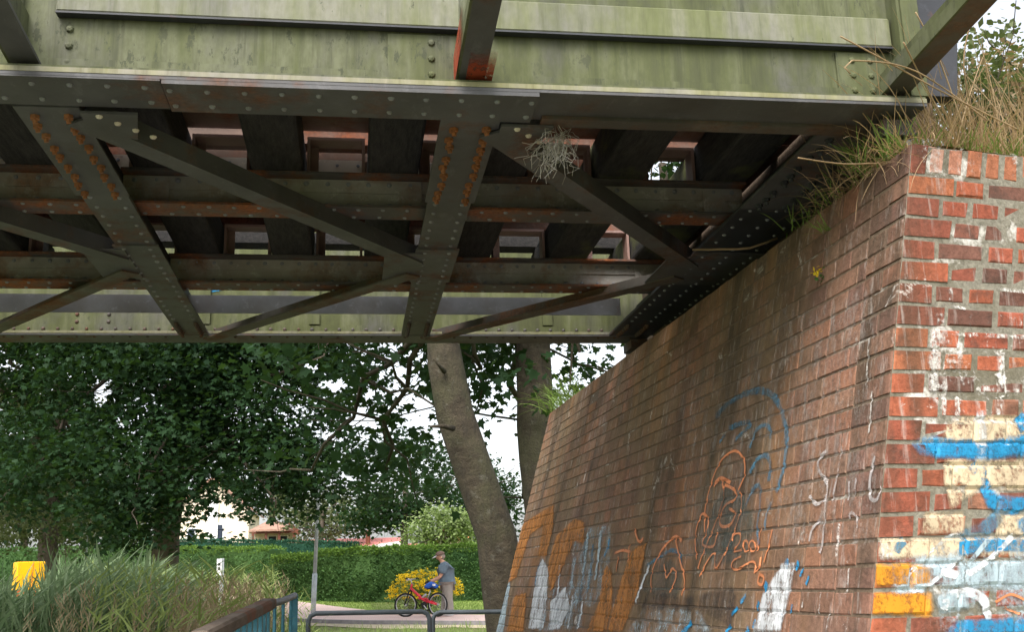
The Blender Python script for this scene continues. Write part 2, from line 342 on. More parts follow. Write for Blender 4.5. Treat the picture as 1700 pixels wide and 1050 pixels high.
def gnd(x, y): return gz(x, y) + (0.02 * mnoise.noise(V((x, y, 0))) if 5 < y < 27 else 0)
tag(sheet('ground', XS, YS, gnd, M['soil_grass']), kind='structure')

plain('bounce_path', (0.17, 0.16, 0.145), 0.95, 0.25, 4)
tag(sheet('bounce_path', lin(-3.4, 1.0, 12), lin(-25, 8.6, 40), lambda x, y: gz(x, y) + 0.03, M['bounce_path']), kind='structure')  # unseen grey sheet added to bounce neutral light up under the bridge
# path: sweeps in from the right, bends away behind the tall weeds
def ribbon(name, left, right, mat, lift, kind='structure', n=10):
    vs_ = []; fs_ = []
    k = len(left)
    for a, b in zip(left, right):
        for i in range(n + 1):
            t = i / n; x = a[0] + (b[0] - a[0]) * t; y = a[1] + (b[1] - a[1]) * t; vs_.append((x, y, gnd(x, y) + lift))
    for j in range(k - 1):
        for i in range(n): fs_.append((j * (n + 1) + i, j * (n + 1) + i + 1, (j + 1) * (n + 1) + i + 1, (j + 1) * (n + 1) + i))
    return tag(mesh_obj(name, vs_, fs_, mat, smooth=True), kind=kind)
far_edge = catmull([(40, 26.0), (14, 27.6), (6, 29.0), (3.4, 30.2), (1.6, 31.6), (0, 34.0), (-1.6, 37.0), (-4.0, 42), (-9, 50)], 0.7)
near_edge = catmull([(40, 20.5), (14, 22.0), (6, 23.3), (3.4, 25.2), (1.4, 26.9), (-0.6, 28.0), (-2.6, 30.6), (-5.6, 37), (-12, 47)], 0.7)
def resamp(p, n):
    out = []
    for i in range(n):
        f = i * (len(p) - 1) / (n - 1); a = int(f); b = min(a + 1, len(p) - 1); t = f - a
        out.append((p[a][0] + (p[b][0] - p[a][0]) * t, p[a][1] + (p[b][1] - p[a][1]) * t))
    return out
NE, FE = resamp(near_edge, 60), resamp(far_edge, 60)
ribbon('path', NE, FE, M['paving'], 0.035)
ribbon('lawn', FE, [(x + 1.5, min(y + 16, 52)) for x, y in FE], M['lawn'], 0.012)
def edge_strip(name, line, wd, ht, mat):
    mb = MB()
    for a, b in zip(line, line[1:]):
        mb.bar((a[0], a[1], gnd(*a) + ht / 2), (b[0], b[1], gnd(*b) + ht / 2), wd, ht)
    return tag(mb.build(name, mat), kind='structure')
edge_strip('kerb', NE, 0.1, 0.1, M['kerb'])
ribbon('sandy_verge', [(x, y - 1.6 - 0.4 * math.sin(x * 2)) for x, y in NE], [(x, y - 0.06) for x, y in NE], M['sand'], 0.01, n=4)

# ------------------------------------------------------------------ brick abutment
ZT = 3.035; CH = 0.0775; SL = 6.25
def bat(s): return 0.208 + 0.075 * max(0, min(1, s / 6.2))
def LW(s, h, out=0.0):                       # bridge-side face: s along, h down from the top
    b = bat(s); n = V((-1, -0.0275, b)).normalized()
    return V((1.922 - 0.0275 * s - b * h, 3.3 + s, ZT - h)) + n * out
FD = V((0.988, 0.155, 0))
def FW(s, h, out=0.0):                       # face towards the viewer
    n = V((0.155, -0.988, 0.03)).normalized()
    return LW(0, h) + FD * s + n * out
wall = empty('abutment_wall', (2.0, 3.4, 0)); tag(wall, 'weathered red brick bridge abutment covered with graffiti', 'wall')
NC = 39
PAL = [(0.36, 0.105, 0.055), (0.30, 0.085, 0.05), (0.40, 0.135, 0.065), (0.25, 0.078, 0.05), (0.2, 0.08, 0.055), (0.29, 0.13, 0.08), (0.16, 0.075, 0.055)]
PALL = [(0.264, 0.138, 0.096), (0.228, 0.126, 0.091), (0.282, 0.156, 0.106), (0.198, 0.110, 0.084), (0.312, 0.150, 0.096), (0.240, 0.144, 0.102)]
rng = random.Random(11)
bricks = []          # (quad fn list, tint, size)
layoutL = []; layoutF = []
def front_cuts(first, length, r):
    cuts = [first]
    while cuts[-1] < length: cuts.append(cuts[-1] + r.choice((0.128, 0.128, 0.135, 0.205)))
    cuts[-1] = length
    return cuts
def course_cuts(first, length, header, r):
    cuts = [first]; 
    while cuts[-1] < length:
        if header: cuts.append(cuts[-1] + 0.1275)
        else:
            if r.random() < 0.22: cuts += [cuts[-1] + 0.1275, cuts[-1] + 0.255]
            else: cuts.append(cuts[-1] + 0.255)
    cuts[-1] = length; 
    if cuts[-1] - cuts[-2] < 0.05: cuts.pop(-2)
    return cuts
J = 0.0075
def add_brick(S, s0, s1, h0, h1, tint):
    LF = S is LW
    o = rng.uniform(-0.0018, 0.0018) if LF else rng.uniform(-0.0035, 0.0035); e = 0.0035 if LF else 0.0085; jj = 0.0012 if LF else 0.0035; j = lambda: rng.uniform(-jj, jj)
    if LF: h1 += 0.006; s0 -= 0.004; s1 += 0.004
    P = []
    for (s, h) in ((s0, h1), (s1, h1), (s1, h0), (s0, h0)): P.append(S(s + j(), h + j(), o - e))
    sg = 1
    for (s, h, a, b) in ((s0, h1, 1, -1), (s1, h1, -1, -1), (s1, h0, -1, 1), (s0, h0, 1, 1)): P.append(S(s + a * e + j(), h + b * e + j(), o + j() * 0.4))
    for (s, h) in ((s0, h1), (s1, h1), (s1, h0), (s0, h0)): P.append(S(s, h, -0.09))
    F = [(4, 5, 6, 7), (0, 1, 5, 4), (1, 2, 6, 5), (2, 3, 7, 6), (3, 0, 4, 7), (1, 0, 8, 9), (2, 1, 9, 10), (3, 2, 10, 11), (0, 3, 11, 8)]
    if S is LW: F = [tuple(reversed(f)) for f in F]
    bricks.append((P, F, tint, [P[4], P[5], P[6], P[7]]))
def corner_brick(a, b, h0, h1, tint):
    e = 0.014; j = lambda: rng.uniform(-0.003, 0.003); P = []
    for h, k in ((h1, -1), (h0, 1)):
        c = LW(0, h)
        P += [LW(a, h) + V((j(), j(), j())), c + V((j() - 0.001, j() - 0.001, 0)) , FW(b, h) + V((j(), j(), j())), LW(a, h) + FD * b]
    # soften the arris with a chamfer on the outer edge
    bt, tp = P[1], P[5]
    def ch(c, h): return LW(e, h), FW(e, h)
    b1, b2 = ch(bt, h1); t1, t2 = ch(tp, h0); m1 = (b1 + b2 + bt) / 3; m2 = (t1 + t2 + tp) / 3
    Q = [P[0], b1, m1, b2, P[2], P[3], P[4], t1, m2, t2, P[6], P[7]]
    F = [(0, 1, 7, 6), (1, 2, 8, 7), (2, 3, 9, 8), (3, 4, 10, 9), (4, 5, 11, 10), (5, 0, 6, 11), (5, 4, 3, 2, 1, 0), (6, 7, 8, 9, 10, 11)]
    bricks.append((Q, F, [V(rng.choice(PALL))] * 2 + [V(tint)] * 6, [P[0], P[2], P[6], P[4]]))
HR = 0.118           # brick-on-edge course along the top
FL = 3.2
creams = {(9, 2), (10, 1), (10, 2), (10, 3), (11, 1), (11, 2), (12, 2), (12, 3), (13, 1), (13, 2), (14, 1), (14, 3), (15, 3)}
for i in range(-1, NC):
    h0, h1 = (0.0, HR - 0.012) if i < 0 else (HR + i * CH, HR + (i + 1) * CH - 0.0145)
    r = random.Random(100 + i)
    if i < 0:
        a, b = 0.25, 0.07
        cl = course_cuts(0.255, SL, True, r); cf = [0.075]
        while cf[-1] < FL: cf.append(cf[-1] + 0.079)
    else:
        hd = i % 2 == 0
        a, b = (0.12, 0.19) if hd else (0.245, 0.132)
        off = (0.065 if (i // 2) % 2 else 0.0)
        cl = course_cuts(a + 0.0075 + (off if not hd else 0), SL, hd, r); cf = front_cuts(b + 0.0075, FL, r)
        if off and not hd: cl = [a + 0.0075] + cl
    if h1 > ZT: h1 = ZT
    layoutL.append((h0, h1, [0.0] + cl)); layoutF.append((h0, h1, [0.0] + cf))
    corner_brick(a, b, h0, h1, rng.choice(PAL[:4]))
    for k, (s0, s1) in enumerate(zip(cl, cl[1:])):
        if i < 1 and rng.random() < 0.06 and s0 > 0.5: continue
        t = V(rng.choice(PALL)) * rng.uniform(0.8, 1.1)
        add_brick(LW, s0 + J, s1 - J, h0, h1, t)
    for k, (s0, s1) in enumerate(zip(cf, cf[1:])):
        t = V(rng.choice(PAL)) * rng.uniform(0.8, 1.2)
        if i < 0: t = V(rng.choice(((0.45, 0.2, 0.13), (0.5, 0.27, 0.2), (0.4, 0.15, 0.08)))) * rng.uniform(0.8, 1.15)
        add_brick(FW, s0 + J, s1 - J, h0, h1, t)
def area_in_view(q):
    c = [proj(p) for p in q]; cx = sum(p[0] for p in c) / 4; cy = sum(p[1] for p in c) / 4
    if not (-10 < cx < 1710 and -10 < cy < 1060): return 0
    return abs(sum(c[i][0] * c[(i + 1) % 4][1] - c[(i + 1) % 4][0] * c[i][1] for i in range(4))) / 2
def brick_obj(name, lst):
    vs_ = []; fs_ = []; cols = []
    for P, F, t, q in lst:
        b = len(vs_); vs_ += P; fs_ += [tuple(b + i for i in f) for f in F]
        for k_, f in enumerate(F):
            c_ = t[k_] if isinstance(t, list) else t; cols += [(c_[0], c_[1], c_[2], 1.0)] * len(f)
    o = mesh_obj(name, vs_, fs_, M['brick'], wall); at_ = o.data.color_attributes.new('tint', 'FLOAT_COLOR', 'CORNER')
    at_.data.foreach_set('color', [x for c_ in cols for x in c_]); o.matrix_parent_inverse = WINV
    return o
bpy.context.view_layer.update(); WINV = wall.matrix_world.inverted()
bricks.sort(key=lambda b: -area_in_view(b[3]))
for b in bricks[:300]: brick_obj('brick', [b])
tag(brick_obj('brickwork', bricks[300:]), kind='stuff')
# mortar body behind the brick faces
vs_ = []; fs_ = []
HL = lin(0.004, ZT, 14); 
for S, L, fl in ((LW, SL, True), (FW, FL, False)):
    ss = lin(0.004, L - 0.004, 24); b0 = len(vs_)
    for s in ss:
        for h in HL: vs_.append(S(s, h, -0.0045 if S is LW else -0.0035))
    n = len(HL)
    for i in range(len(ss) - 1):
        for j in range(n - 1):
            f = (b0 + i * n + j, b0 + i * n + j + 1, b0 + (i + 1) * n + j + 1, b0 + (i + 1) * n + j)
            fs_.append(f if fl else tuple(reversed(f)))
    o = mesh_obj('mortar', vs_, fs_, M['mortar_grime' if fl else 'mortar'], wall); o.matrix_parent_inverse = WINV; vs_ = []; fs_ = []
# top bed, far end and the back wall that holds the bank up behind the bearings
b0 = MB()
tl, tf, tb = LW(SL, 0, -0.012), LW(0, 0, -0.012), FW(FL, 0, -0.012)
b0.hexa([LW(SL - .02, ZT, -.14), LW(0.12, ZT, -.14), FW(FL - .02, ZT, -.12), V((5.2, 9.53, 0)), LW(SL - .02, 0.006, -.14), LW(0.12, 0.006, -.14), FW(FL - .02, 0.006, -.12), V((5.2, 9.53, ZT - .006))])
o = b0.build('core', M['mortar'], wall); o.matrix_parent_inverse = WINV
b0 = MB(); b0.box(2.13, 2.45, 4.0, 8.2, ZT - 0.003, 3.7); o = b0.build('backwall', M['mortar_grime'], wall); o.matrix_parent_inverse = WINV

# ------------------------------------------------------------------ graffiti (paint laid over the bricks and into the joints)
def solve(S, x, y, s, h):
    for _ in range(12):
        p = proj(S(s, h)); a = proj(S(s + 0.01, h)); b = proj(S(s, h + 0.01))
        j11, j21, j12, j22 = (a[0] - p[0]) / .01, (a[1] - p[1]) / .01, (b[0] - p[0]) / .01, (b[1] - p[1]) / .01
        det = j11 * j22 - j12 * j21; ex, ey = x - p[0], y - p[1]
        ds = (ex * j22 - j12 * ey) / det; dh = (j11 * ey - j21 * ex) / det
        s += max(-.6, min(.6, ds)); h += max(-.6, min(.6, dh)); s = max(-.3, min(8, s))
    return s, h
def relief(lay, s, h):
    for (h0, h1, cuts) in lay:
        if h0 - 0.001 <= h <= h1 + 0.001:
            for c_ in cuts[1:]:
                if abs(s - c_) < (0.003 if lay is layoutL else 0.007): return -0.001 if lay is layoutL else -0.0005
            return 0.0042 if lay is layoutL else 0.0062
    return -0.001 if lay is layoutL else -0.0005
lift = [0]
def stroke(face, pts, wpx, mat, name='graffiti_stroke', label=None):
    S, lay = (LW, layoutL) if face == 'L' else (FW, layoutF)
    uv = [solve(S, x, y, 2.0 if face == 'L' else 0.2, 0.9) for x, y in pts]
    mid = uv[len(uv) // 2]; sc = FPX / (S(*mid) - CAM).dot(FWD); wd = wpx * 1.9 / sc
    q = catmull(uv, 0.009); lift[0] += 1; up = (lift[0] % 8) * 0.00035
    vs_ = []; fs_ = []; sft = []; n = max(5, int(wd / 0.009) + 1)
    for i, p in enumerate(q):
        a = V(q[max(i - 1, 0)]); b = V(q[min(i + 1, len(q) - 1)]); d = b - a
        if d.length < 1e-6: d = V((1, 0))
        d.normalize(); nn = V((-d.y, d.x)); ww = wd * (0.85 + 0.3 * mnoise.noise(V((p[0] * 9, p[1] * 9, 3))))
        for k in range(n):
            t = (k / (n - 1) - 0.5) * ww; s, h = p[0] + nn.x * t, p[1] + nn.y * t
            s = min(max(s, 0.001), SL - .01); vs_.append(S(s, h, relief(lay, s, h) + up)); en = min(1, (min(i, len(q) - 1 - i) + 1) * 0.009 / (wd * .5)); sft.append(max(0, (1 - abs(2 * k / (n - 1) - 1)) * 1.7) * (0.3 + 0.7 * en))
    for i in range(len(q) - 1):
        for k in range(n - 1): fs_.append((i * n + k, i * n + k + 1, (i + 1) * n + k + 1, (i + 1) * n + k))
    o = mesh_obj(name, vs_, fs_, M[mat], wall); o.matrix_parent_inverse = WINV; soft(o, sft)
    if label: o['label'] = label
    return o
def soft(o, vals):
    a = o.data.color_attributes.new('soft', 'FLOAT_COLOR', 'POINT'); a.data.foreach_set('color', [x for v in vals for x in (min(v, 1), min(v, 1), min(v, 1), 1.0)])
def segdist(p, a, b):
    dx, dy = b[0] - a[0], b[1] - a[1]; t = max(0, min(1, ((p[0] - a[0]) * dx + (p[1] - a[1]) * dy) / (dx * dx + dy * dy + 1e-9)))
    return math.hypot(p[0] - a[0] - t * dx, p[1] - a[1] - t * dy)
def inside(p, poly):
    r = False; n = len(poly)
    for i in range(n):
        a, b = poly[i], poly[i - 1]
        if (a[1] > p[1]) != (b[1] > p[1]) and p[0] < (b[0] - a[0]) * (p[1] - a[1]) / (b[1] - a[1]) + a[0]: r = not r
    return r
def fill(face, pts, mat, name='graffiti_fill', label=None, st=0.011):
    S, lay = (LW, layoutL) if face == 'L' else (FW, layoutF)
    poly = [solve(S, x, y, 2.0 if face == 'L' else 0.2, 0.9) for x, y in pts]
    s0, s1 = min(p[0] for p in poly), max(p[0] for p in poly); h0, h1 = min(p[1] for p in poly), max(p[1] for p in poly)
    s0 = max(s0, 0.001); lift[0] += 1; up = (lift[0] % 8) * 0.00035
    ns, nh = int((s1 - s0) / st) + 2, int((h1 - h0) / st) + 2; idx = {}; vs_ = []; fs_ = []; sft = []
    def vid(i, j):
        if (i, j) not in idx:
            s, h = min(s0 + i * st, SL - .01), h0 + j * st; idx[(i, j)] = len(vs_); vs_.append(S(s, h, relief(lay, s, h) + up)); d = min(segdist((s, h), poly[m_], poly[m_ - 1]) for m_ in range(len(poly))); sft.append((d if inside((s, h), poly) else -d) / 0.034 + .3)
        return idx[(i, j)]
    for i in range(ns):
        for j in range(nh):
            s, h = s0 + (i + .5) * st, h0 + (j + .5) * st
            if s < SL - .01 and h > 0.0 and (inside((s, h), poly)) or s < SL - .01 and h > 0 and min(segdist((s, h), poly[m_], poly[m_ - 1]) for m_ in range(len(poly))) < 0.012: fs_.append((vid(i, j), vid(i + 1, j), vid(i + 1, j + 1), vid(i, j + 1)))
    if not fs_: return
    o = mesh_obj(name, vs_, fs_, M[mat], wall); o.matrix_parent_inverse = WINV; soft(o, [max(0, v) for v in sft])
    if label: o['label'] = label
    return o
L_, F_ = 'L', 'F'
fill(F_, [(1535, 520), (1702, 530), (1702, 730), (1600, 735), (1540, 660)], 'lime_patch', 'lime_bloom', 'white lime bloom over the corner bricks'); fill(F_, [(1515, 240), (1702, 240), (1702, 300), (1515, 292)], 'lime_patch', 'lime_bloom')
fill(L_, [(1330, 520), (1440, 480), (1470, 560), (1455, 900), (1400, 930), (1330, 900)], 'lime_streak', 'lime_bloom'); fill(L_, [(1130, 640), (1320, 500), (1340, 900), (1140, 930)], 'lime_streak', 'lime_bloom')
# far-end lettering: orange, white and blue blocks
fill(L_, [(838, 975), (848, 905), (872, 868), (920, 838), (920, 872), (908, 925), (893, 925), (903, 872), (880, 890), (858, 960)], 'paint_orange_fill', label='ochre orange block letter')
fill(L_, [(868, 860), (885, 780), (897, 700), (884, 705), (866, 790), (852, 870)], 'paint_orange_fill')
fill(L_, [(910, 940), (925, 890), (955, 862), (972, 868), (970, 905), (955, 900), (935, 945), (915, 985)], 'paint_orange_fill')
fill(L_, [(815, 1052), (833, 960), (846, 918), (854, 925), (846, 980), (836, 1052)], 'paint_pale_blue', label='pale blue and white drip at the end of the wall')
stroke(L_, [(842, 940), (834, 985), (824, 1040)], 7, 'paint_blue')
fill(L_, [(886, 990), (893, 945), (902, 928), (911, 945), (909, 990), (903, 1045), (878, 1045)], 'paint_white', label='white arched letter')
stroke(L_, [(900, 930), (892, 950), (889, 975)], 4, 'paint_blue_faded')
fill(L_, [(855, 990), (875, 985), (870, 1050), (842, 1050)], 'paint_orange_fill')
fill(L_, [(915, 1000), (940, 975), (948, 1010), (930, 1045), (912, 1048)], 'paint_white')
for x, y0, y1, ww, mt in ((977, 886, 955, 11, 'paint_pale_blue'), (998, 883, 965, 10, 'paint_pale_blue'), (985, 905, 985, 8, 'paint_blue_faded'), (972, 900, 1000, 8, 'paint_blue_faded'), (1013, 895, 925, 6, 'paint_blue'), (968, 1000, 1045, 9, 'paint_white'), (930, 940, 1030, 7, 'paint_white'), (952, 990, 1045, 8, 'paint_white')):
    stroke(L_, [(x, y0), (x - 3, (y0 + y1) / 2), (x - 9, y1)], ww, mt)
fill(L_, [(996, 1000), (1003, 950), (1010, 938), (1017, 950), (1018, 1010), (1008, 1050), (975, 1050)], 'paint_orange_fill', label='orange arch shaped letter')
stroke(L_, [(1080, 940), (1066, 975), (1056, 1002)], 6, 'paint_white')
stroke(L_, [(1075, 940), (1098, 925), (1115, 915), (1130, 922), (1133, 942)], 5, 'paint_blue_faded')
fill(L_, [(1068, 985), (1080, 945), (1115, 930), (1135, 960), (1135, 990), (1100, 992)], 'paint_teal_haze')
stroke(L_, [(1082, 985), (1084, 950), (1100, 915), (1122, 892), (1133, 900)], 4, 'paint_orange', label='orange sprayed line')
stroke(L_, [(1122, 892), (1130, 930), (1138, 965), (1133, 990)], 4, 'paint_orange')
stroke(L_, [(1104, 938), (1108, 960), (1118, 945), (1124, 960), (1113, 985)], 3.5, 'paint_orange')
for pts in ([(1022, 920), (1035, 915), (1048, 918)], [(1028, 925), (1024, 950)], [(1055, 880), (1062, 900), (1070, 895)], [(1046, 905), (1043, 935)]): stroke(L_, pts, 4, 'paint_orange')
fill(L_, [(955, 880), (1015, 872), (1012, 960), (985, 1010), (945, 1000)], 'paint_wash', label='hazy pale blue patch')
fill(L_, [(1040, 1052), (1075, 1005), (1160, 1015), (1185, 1052)], 'paint_wash'); fill(L_, [(905, 985), (960, 960), (968, 1045), (895, 1050)], 'paint_wash')
fill(L_, [(1025, 985), (1050, 915), (1075, 900), (1060, 985), (1035, 1050), (1010, 1050)], 'paint_orange_fill')
# dark band
fill(L_, [(1065, 1010), (1075, 985), (1150, 992), (1215, 975), (1225, 990), (1215, 1045), (1175, 1020), (1120, 1015)], 'paint_dark', label='faded black patch of paint')
# orange tag over the blue one
fill(L_, [(1165, 910), (1180, 850), (1205, 810), (1235, 820), (1255, 870), (1240, 930), (1190, 940)], 'paint_teal_haze')
tagc = 'paint_orange'
stroke(L_, [(1172, 885), (1173, 845), (1184, 800), (1200, 765), (1222, 750), (1237, 764), (1238, 790), (1228, 815)], 3.5, tagc, label='orange looping signature')
stroke(L_, [(1186, 806), (1198, 795), (1214, 803)], 5, tagc)
stroke(L_, [(1199, 797), (1203, 820), (1196, 850), (1183, 885), (1170, 915), (1160, 945)], 4, tagc)
stroke(L_, [(1205, 806), (1221, 815), (1222, 830), (1206, 840), (1196, 862), (1200, 875), (1214, 872), (1222, 855), (1212, 845)], 4, tagc)
stroke(L_, [(1158, 930), (1156, 890), (1166, 856), (1177, 862), (1174, 885), (1168, 905), (1186, 908), (1192, 885)], 3.5, tagc)
stroke(L_, [(1230, 818), (1233, 840), (1222, 880), (1205, 920), (1190, 945), (1188, 920), (1178, 930), (1163, 958)], 3.5, tagc)
stroke(L_, [(1217, 899), (1222, 888), (1231, 888), (1230, 902), (1219, 916), (1232, 914)], 3, tagc)
for cx_ in (1240, 1251): stroke(L_, [(cx_ + 5 * math.cos(a * .785), 908 + 9 * math.sin(a * .785)) for a in range(9)], 2.6, tagc)
stroke(L_, [(1264, 878), (1261, 900), (1258, 916)], 3, tagc)
stroke(L_, [(1232, 925), (1219, 932), (1216, 944), (1226, 946), (1248, 934), (1256, 938), (1254, 952), (1262, 940), (1264, 926)], 3, tagc)
stroke(L_, [(1284, 880), (1278, 905), (1270, 935)], 4, tagc)
stroke(L_, [(1263, 955), (1270, 960), (1267, 972), (1260, 968), (1264, 952)], 4, tagc)
# blue arcs
bl = 'paint_blue_faded'
stroke(L_, [(1190, 692), (1212, 670), (1240, 654), (1268, 650), (1290, 664), (1304, 700), (1308, 735), (1302, 780), (1290, 818)], 9, bl, label='large faded blue arc')
for pts, ww in (([(1212, 712), (1230, 704), (1247, 702)], 6), ([(1222, 732), (1238, 716), (1250, 706)], 6), ([(1247, 745), (1256, 718), (1270, 707), (1280, 712), (1281, 730)], 6), ([(1246, 786), (1258, 764), (1272, 757), (1280, 770), (1277, 800)], 7), ([(1240, 840), (1250, 815), (1262, 808), (1263, 840), (1258, 880), (1262, 905)], 6), ([(1285, 830), (1275, 850), (1270, 880)], 6), ([(1196, 735), (1206, 722)], 5)): stroke(L_, pts, ww, bl)
# grey-white slanted bar with bright blue flecks
fill(L_, [(1300, 938), (1322, 935), (1315, 980), (1298, 1050), (1252, 1050), (1268, 990)], 'paint_white', label='slanted white bar with blue edges')
for x, y, ww in ((1310, 930, 9), (1328, 933, 8), (1276, 968, 9), (1262, 1000, 8), (1256, 1030, 9), (1300, 1020, 8), (1345, 958, 5), (1318, 1005, 5), (1245, 1040, 8), (1335, 945, 4)): stroke(L_, [(x, y), (x - 2, y + 6), (x - 5, y + 14)], ww, 'paint_blue', 'paint_fleck')
for x, y, ww in ((1150, 1035, 8), (1140, 1045, 8), (1225, 1010, 6), (1240, 990, 6), (1215, 1040, 6)): stroke(L_, [(x, y), (x - 4, y + 5), (x - 9, y + 12)], ww, 'paint_blue', 'paint_fleck')
# chalk letters
for pts in ([(1374, 750), (1361, 764), (1363, 784), (1375, 804), (1372, 828), (1357, 838), (1346, 824)], [(1400, 742), (1394, 780), (1384, 832)], [(1413, 800), (1411, 832)], [(1424, 795), (1420, 832)], [(1454, 758), (1447, 790), (1446, 824), (1456, 832), (1464, 815), (1470, 775)], [(1362, 865), (1350, 880), (1345, 900)], [(1410, 862), (1416, 852), (1424, 862), (1425, 878)], [(1372, 830), (1368, 900), (1362, 920)]):
    stroke(L_, pts, 5, 'paint_chalk', 'chalk_stroke')
for x, y0, y1 in ((1445, 560, 640), (1450, 650, 720), (1395, 870, 925), (1412, 945, 1000), (1338, 975, 1010), (1365, 985, 1020), (1378, 1020, 1050)): stroke(L_, [(x, y0), (x - 2, (y0 + y1) / 2), (x - 5, y1)], 4, 'paint_lime', 'lime_run')
# the face towards the viewer
fill(F_, [(1480, 930), (1702, 900), (1702, 1055), (1560, 1055), (1555, 985), (1480, 985)], 'paint_wash', label='broad washed out blue and white area')
fill(F_, [(1600, 690), (1700, 690), (1700, 735), (1560, 735), (1570, 705)], 'paint_cream', label='cream painted bricks')
fill(F_, [(1565, 762), (1700, 765), (1700, 812), (1690, 815), (1565, 808)], 'paint_cream')
fill(F_, [(1570, 812), (1630, 808), (1600, 830), (1575, 848)], 'paint_cream'); fill(F_, [(1532, 850), (1597, 852), (1597, 886), (1528, 886)], 'paint_cream')
fill(F_, [(1660, 855), (1700, 858), (1700, 890), (1650, 888)], 'paint_cream')
fill(F_, [(1460, 895), (1700, 893), (1700, 925), (1455, 928)], 'paint_cream'); fill(F_, [(1590, 935), (1700, 930), (1700, 975), (1590, 975)], 'paint_pale_blue')
fill(F_, [(1452, 938), (1500, 935), (1545, 945), (1540, 975), (1450, 976)], 'paint_amber', label='amber painted brick at the corner'); fill(F_, [(1443, 984), (1543, 986), (1545, 1023), (1440, 1020)], 'paint_amber')
bb = 'paint_blue'
fill(F_, [(1512, 738), (1530, 726), (1580, 730), (1640, 735), (1702, 722), (1702, 758), (1640, 764), (1560, 760), (1525, 755)], bb); stroke(F_, [(1528, 742), (1556, 744), (1584, 745)], 12, bb, label='bright blue sprayed letter'); stroke(F_, [(1590, 748), (1640, 747), (1702, 740)], 17, bb)
stroke(F_, [(1615, 768), (1634, 790), (1638, 815), (1648, 840)], 20, bb); stroke(F_, [(1640, 830), (1670, 840), (1702, 838)], 20, bb)
stroke(F_, [(1590, 895), (1630, 880), (1660, 855)], 18, 'paint_blue_faded'); stroke(F_, [(1590, 910), (1640, 905), (1702, 905)], 20, bb)
stroke(F_, [(1485, 918), (1492, 905), (1500, 898)], 12, 'paint_blue_faded'); stroke(F_, [(1690, 690), (1702, 712)], 22, bb); stroke(F_, [(1695, 860), (1702, 890)], 20, bb)
fill(F_, [(1590, 1030), (1702, 1025), (1702, 1055), (1560, 1055)], bb)
wh = 'paint_white'
fill(F_, [(1485, 985), (1505, 950), (1540, 918), (1572, 890), (1592, 892), (1594, 925), (1570, 950), (1545, 965), (1530, 985)], 'paint_pale_blue', label='pale outlined letter'); stroke(F_, [(1490, 982), (1520, 940), (1572, 894), (1592, 893), (1592, 925), (1548, 966), (1512, 984)], 5, wh)
stroke(F_, [(1555, 1000), (1580, 990), (1610, 985), (1632, 1000), (1640, 1030)], 12, wh); fill(F_, [(1548, 990), (1600, 985), (1610, 1010), (1560, 1020)], 'paint_pale_blue'); stroke(F_, [(1562, 1000), (1572, 998), (1570, 1008), (1560, 1010), (1570, 1015)], 4, wh)
stroke(F_, [(1560, 950), (1600, 955), (1640, 930), (1680, 890)], 9, wh); stroke(F_, [(1585, 975), (1600, 945), (1640, 895)], 8, 'paint_pale_blue')
for x, y0, y1, ww in ((1553, 548, 600, 14), (1545, 575, 610, 9), (1590, 570, 605, 9), (1545, 600, 650, 12), (1564, 600, 690, 6), (1660, 580, 660, 14), (1625, 690, 760, 18), (1655, 620, 690, 9), (1585, 660, 700, 8), (1672, 700, 740, 12), (1575, 480, 500, 6)): stroke(F_, [(x, y0), (x + 2, (y0 + y1) / 2), (x + 1, y1)], ww, 'paint_lime', 'lime_run')
for x0, x1, y in ((1575, 1610, 553), (1612, 1700, 556), (1548, 1590, 597), (1620, 1690, 645), (1545, 1570, 640), (1640, 1700, 700), (1600, 1640, 775), (1580, 1602, 508), (1655, 1700, 480)): stroke(F_, [(x0, y), ((x0 + x1) / 2, y + 3), (x1, y + 5)], 5, 'paint_lime', 'lime_run')
fill(F_, [(1540, 560), (1552, 545), (1560, 560), (1556, 595), (1572, 600), (1566, 622), (1548, 628), (1540, 600)], 'paint_lime', 'lime_bloom'); fill(F_, [(1618, 690), (1630, 682), (1638, 715), (1634, 765), (1616, 765)], 'paint_white', 'lime_bloom'); fill(F_, [(1452, 900), (1480, 893), (1484, 925), (1456, 930)], 'paint_lime', 'lime_bloom')
for pts in ([(1652, 1000), (1675, 988), (1700, 998)], [(1665, 1010), (1690, 1020)]): stroke(F_, pts, 3, 'paint_orange')

# ------------------------------------------------------------------ the railway bridge
bridge = empty('railway_bridge', (0, 5.4, 3.035)); tag(bridge, 'old riveted steel girder railway bridge crossing overhead', 'bridge')
bpy.context.view_layer.update(); BINV = bridge.matrix_world.inverted()
def bp(mb, name, mat, parent=bridge, kind=None, smooth=False, label=None):
    o = mb.build(name, M[mat], parent, smooth, kind)
    if parent is bridge: o.matrix_parent_inverse = BINV
    if label: o['label'] = label
    return o
ZB = 3.2; XL, XR = -8.0, 2.03
CB = [1.95 - 1.48 * k for k in range(7)]; CB[1] = 0.41; CB[2] = -1.035
def rrow(mb, p0, p1, pitch, nrm, r=0.011, h=0.009):
    p0, p1 = V(p0), V(p1); n = max(1, int((p1 - p0).length / pitch))
    for i in range(n + 1): mb.dome(p0.lerp(p1, i / n) + V((random.uniform(-1, 1), random.uniform(-1, 1), 0)) * 0.002, nrm, r * random.uniform(0.9, 1.1), h)
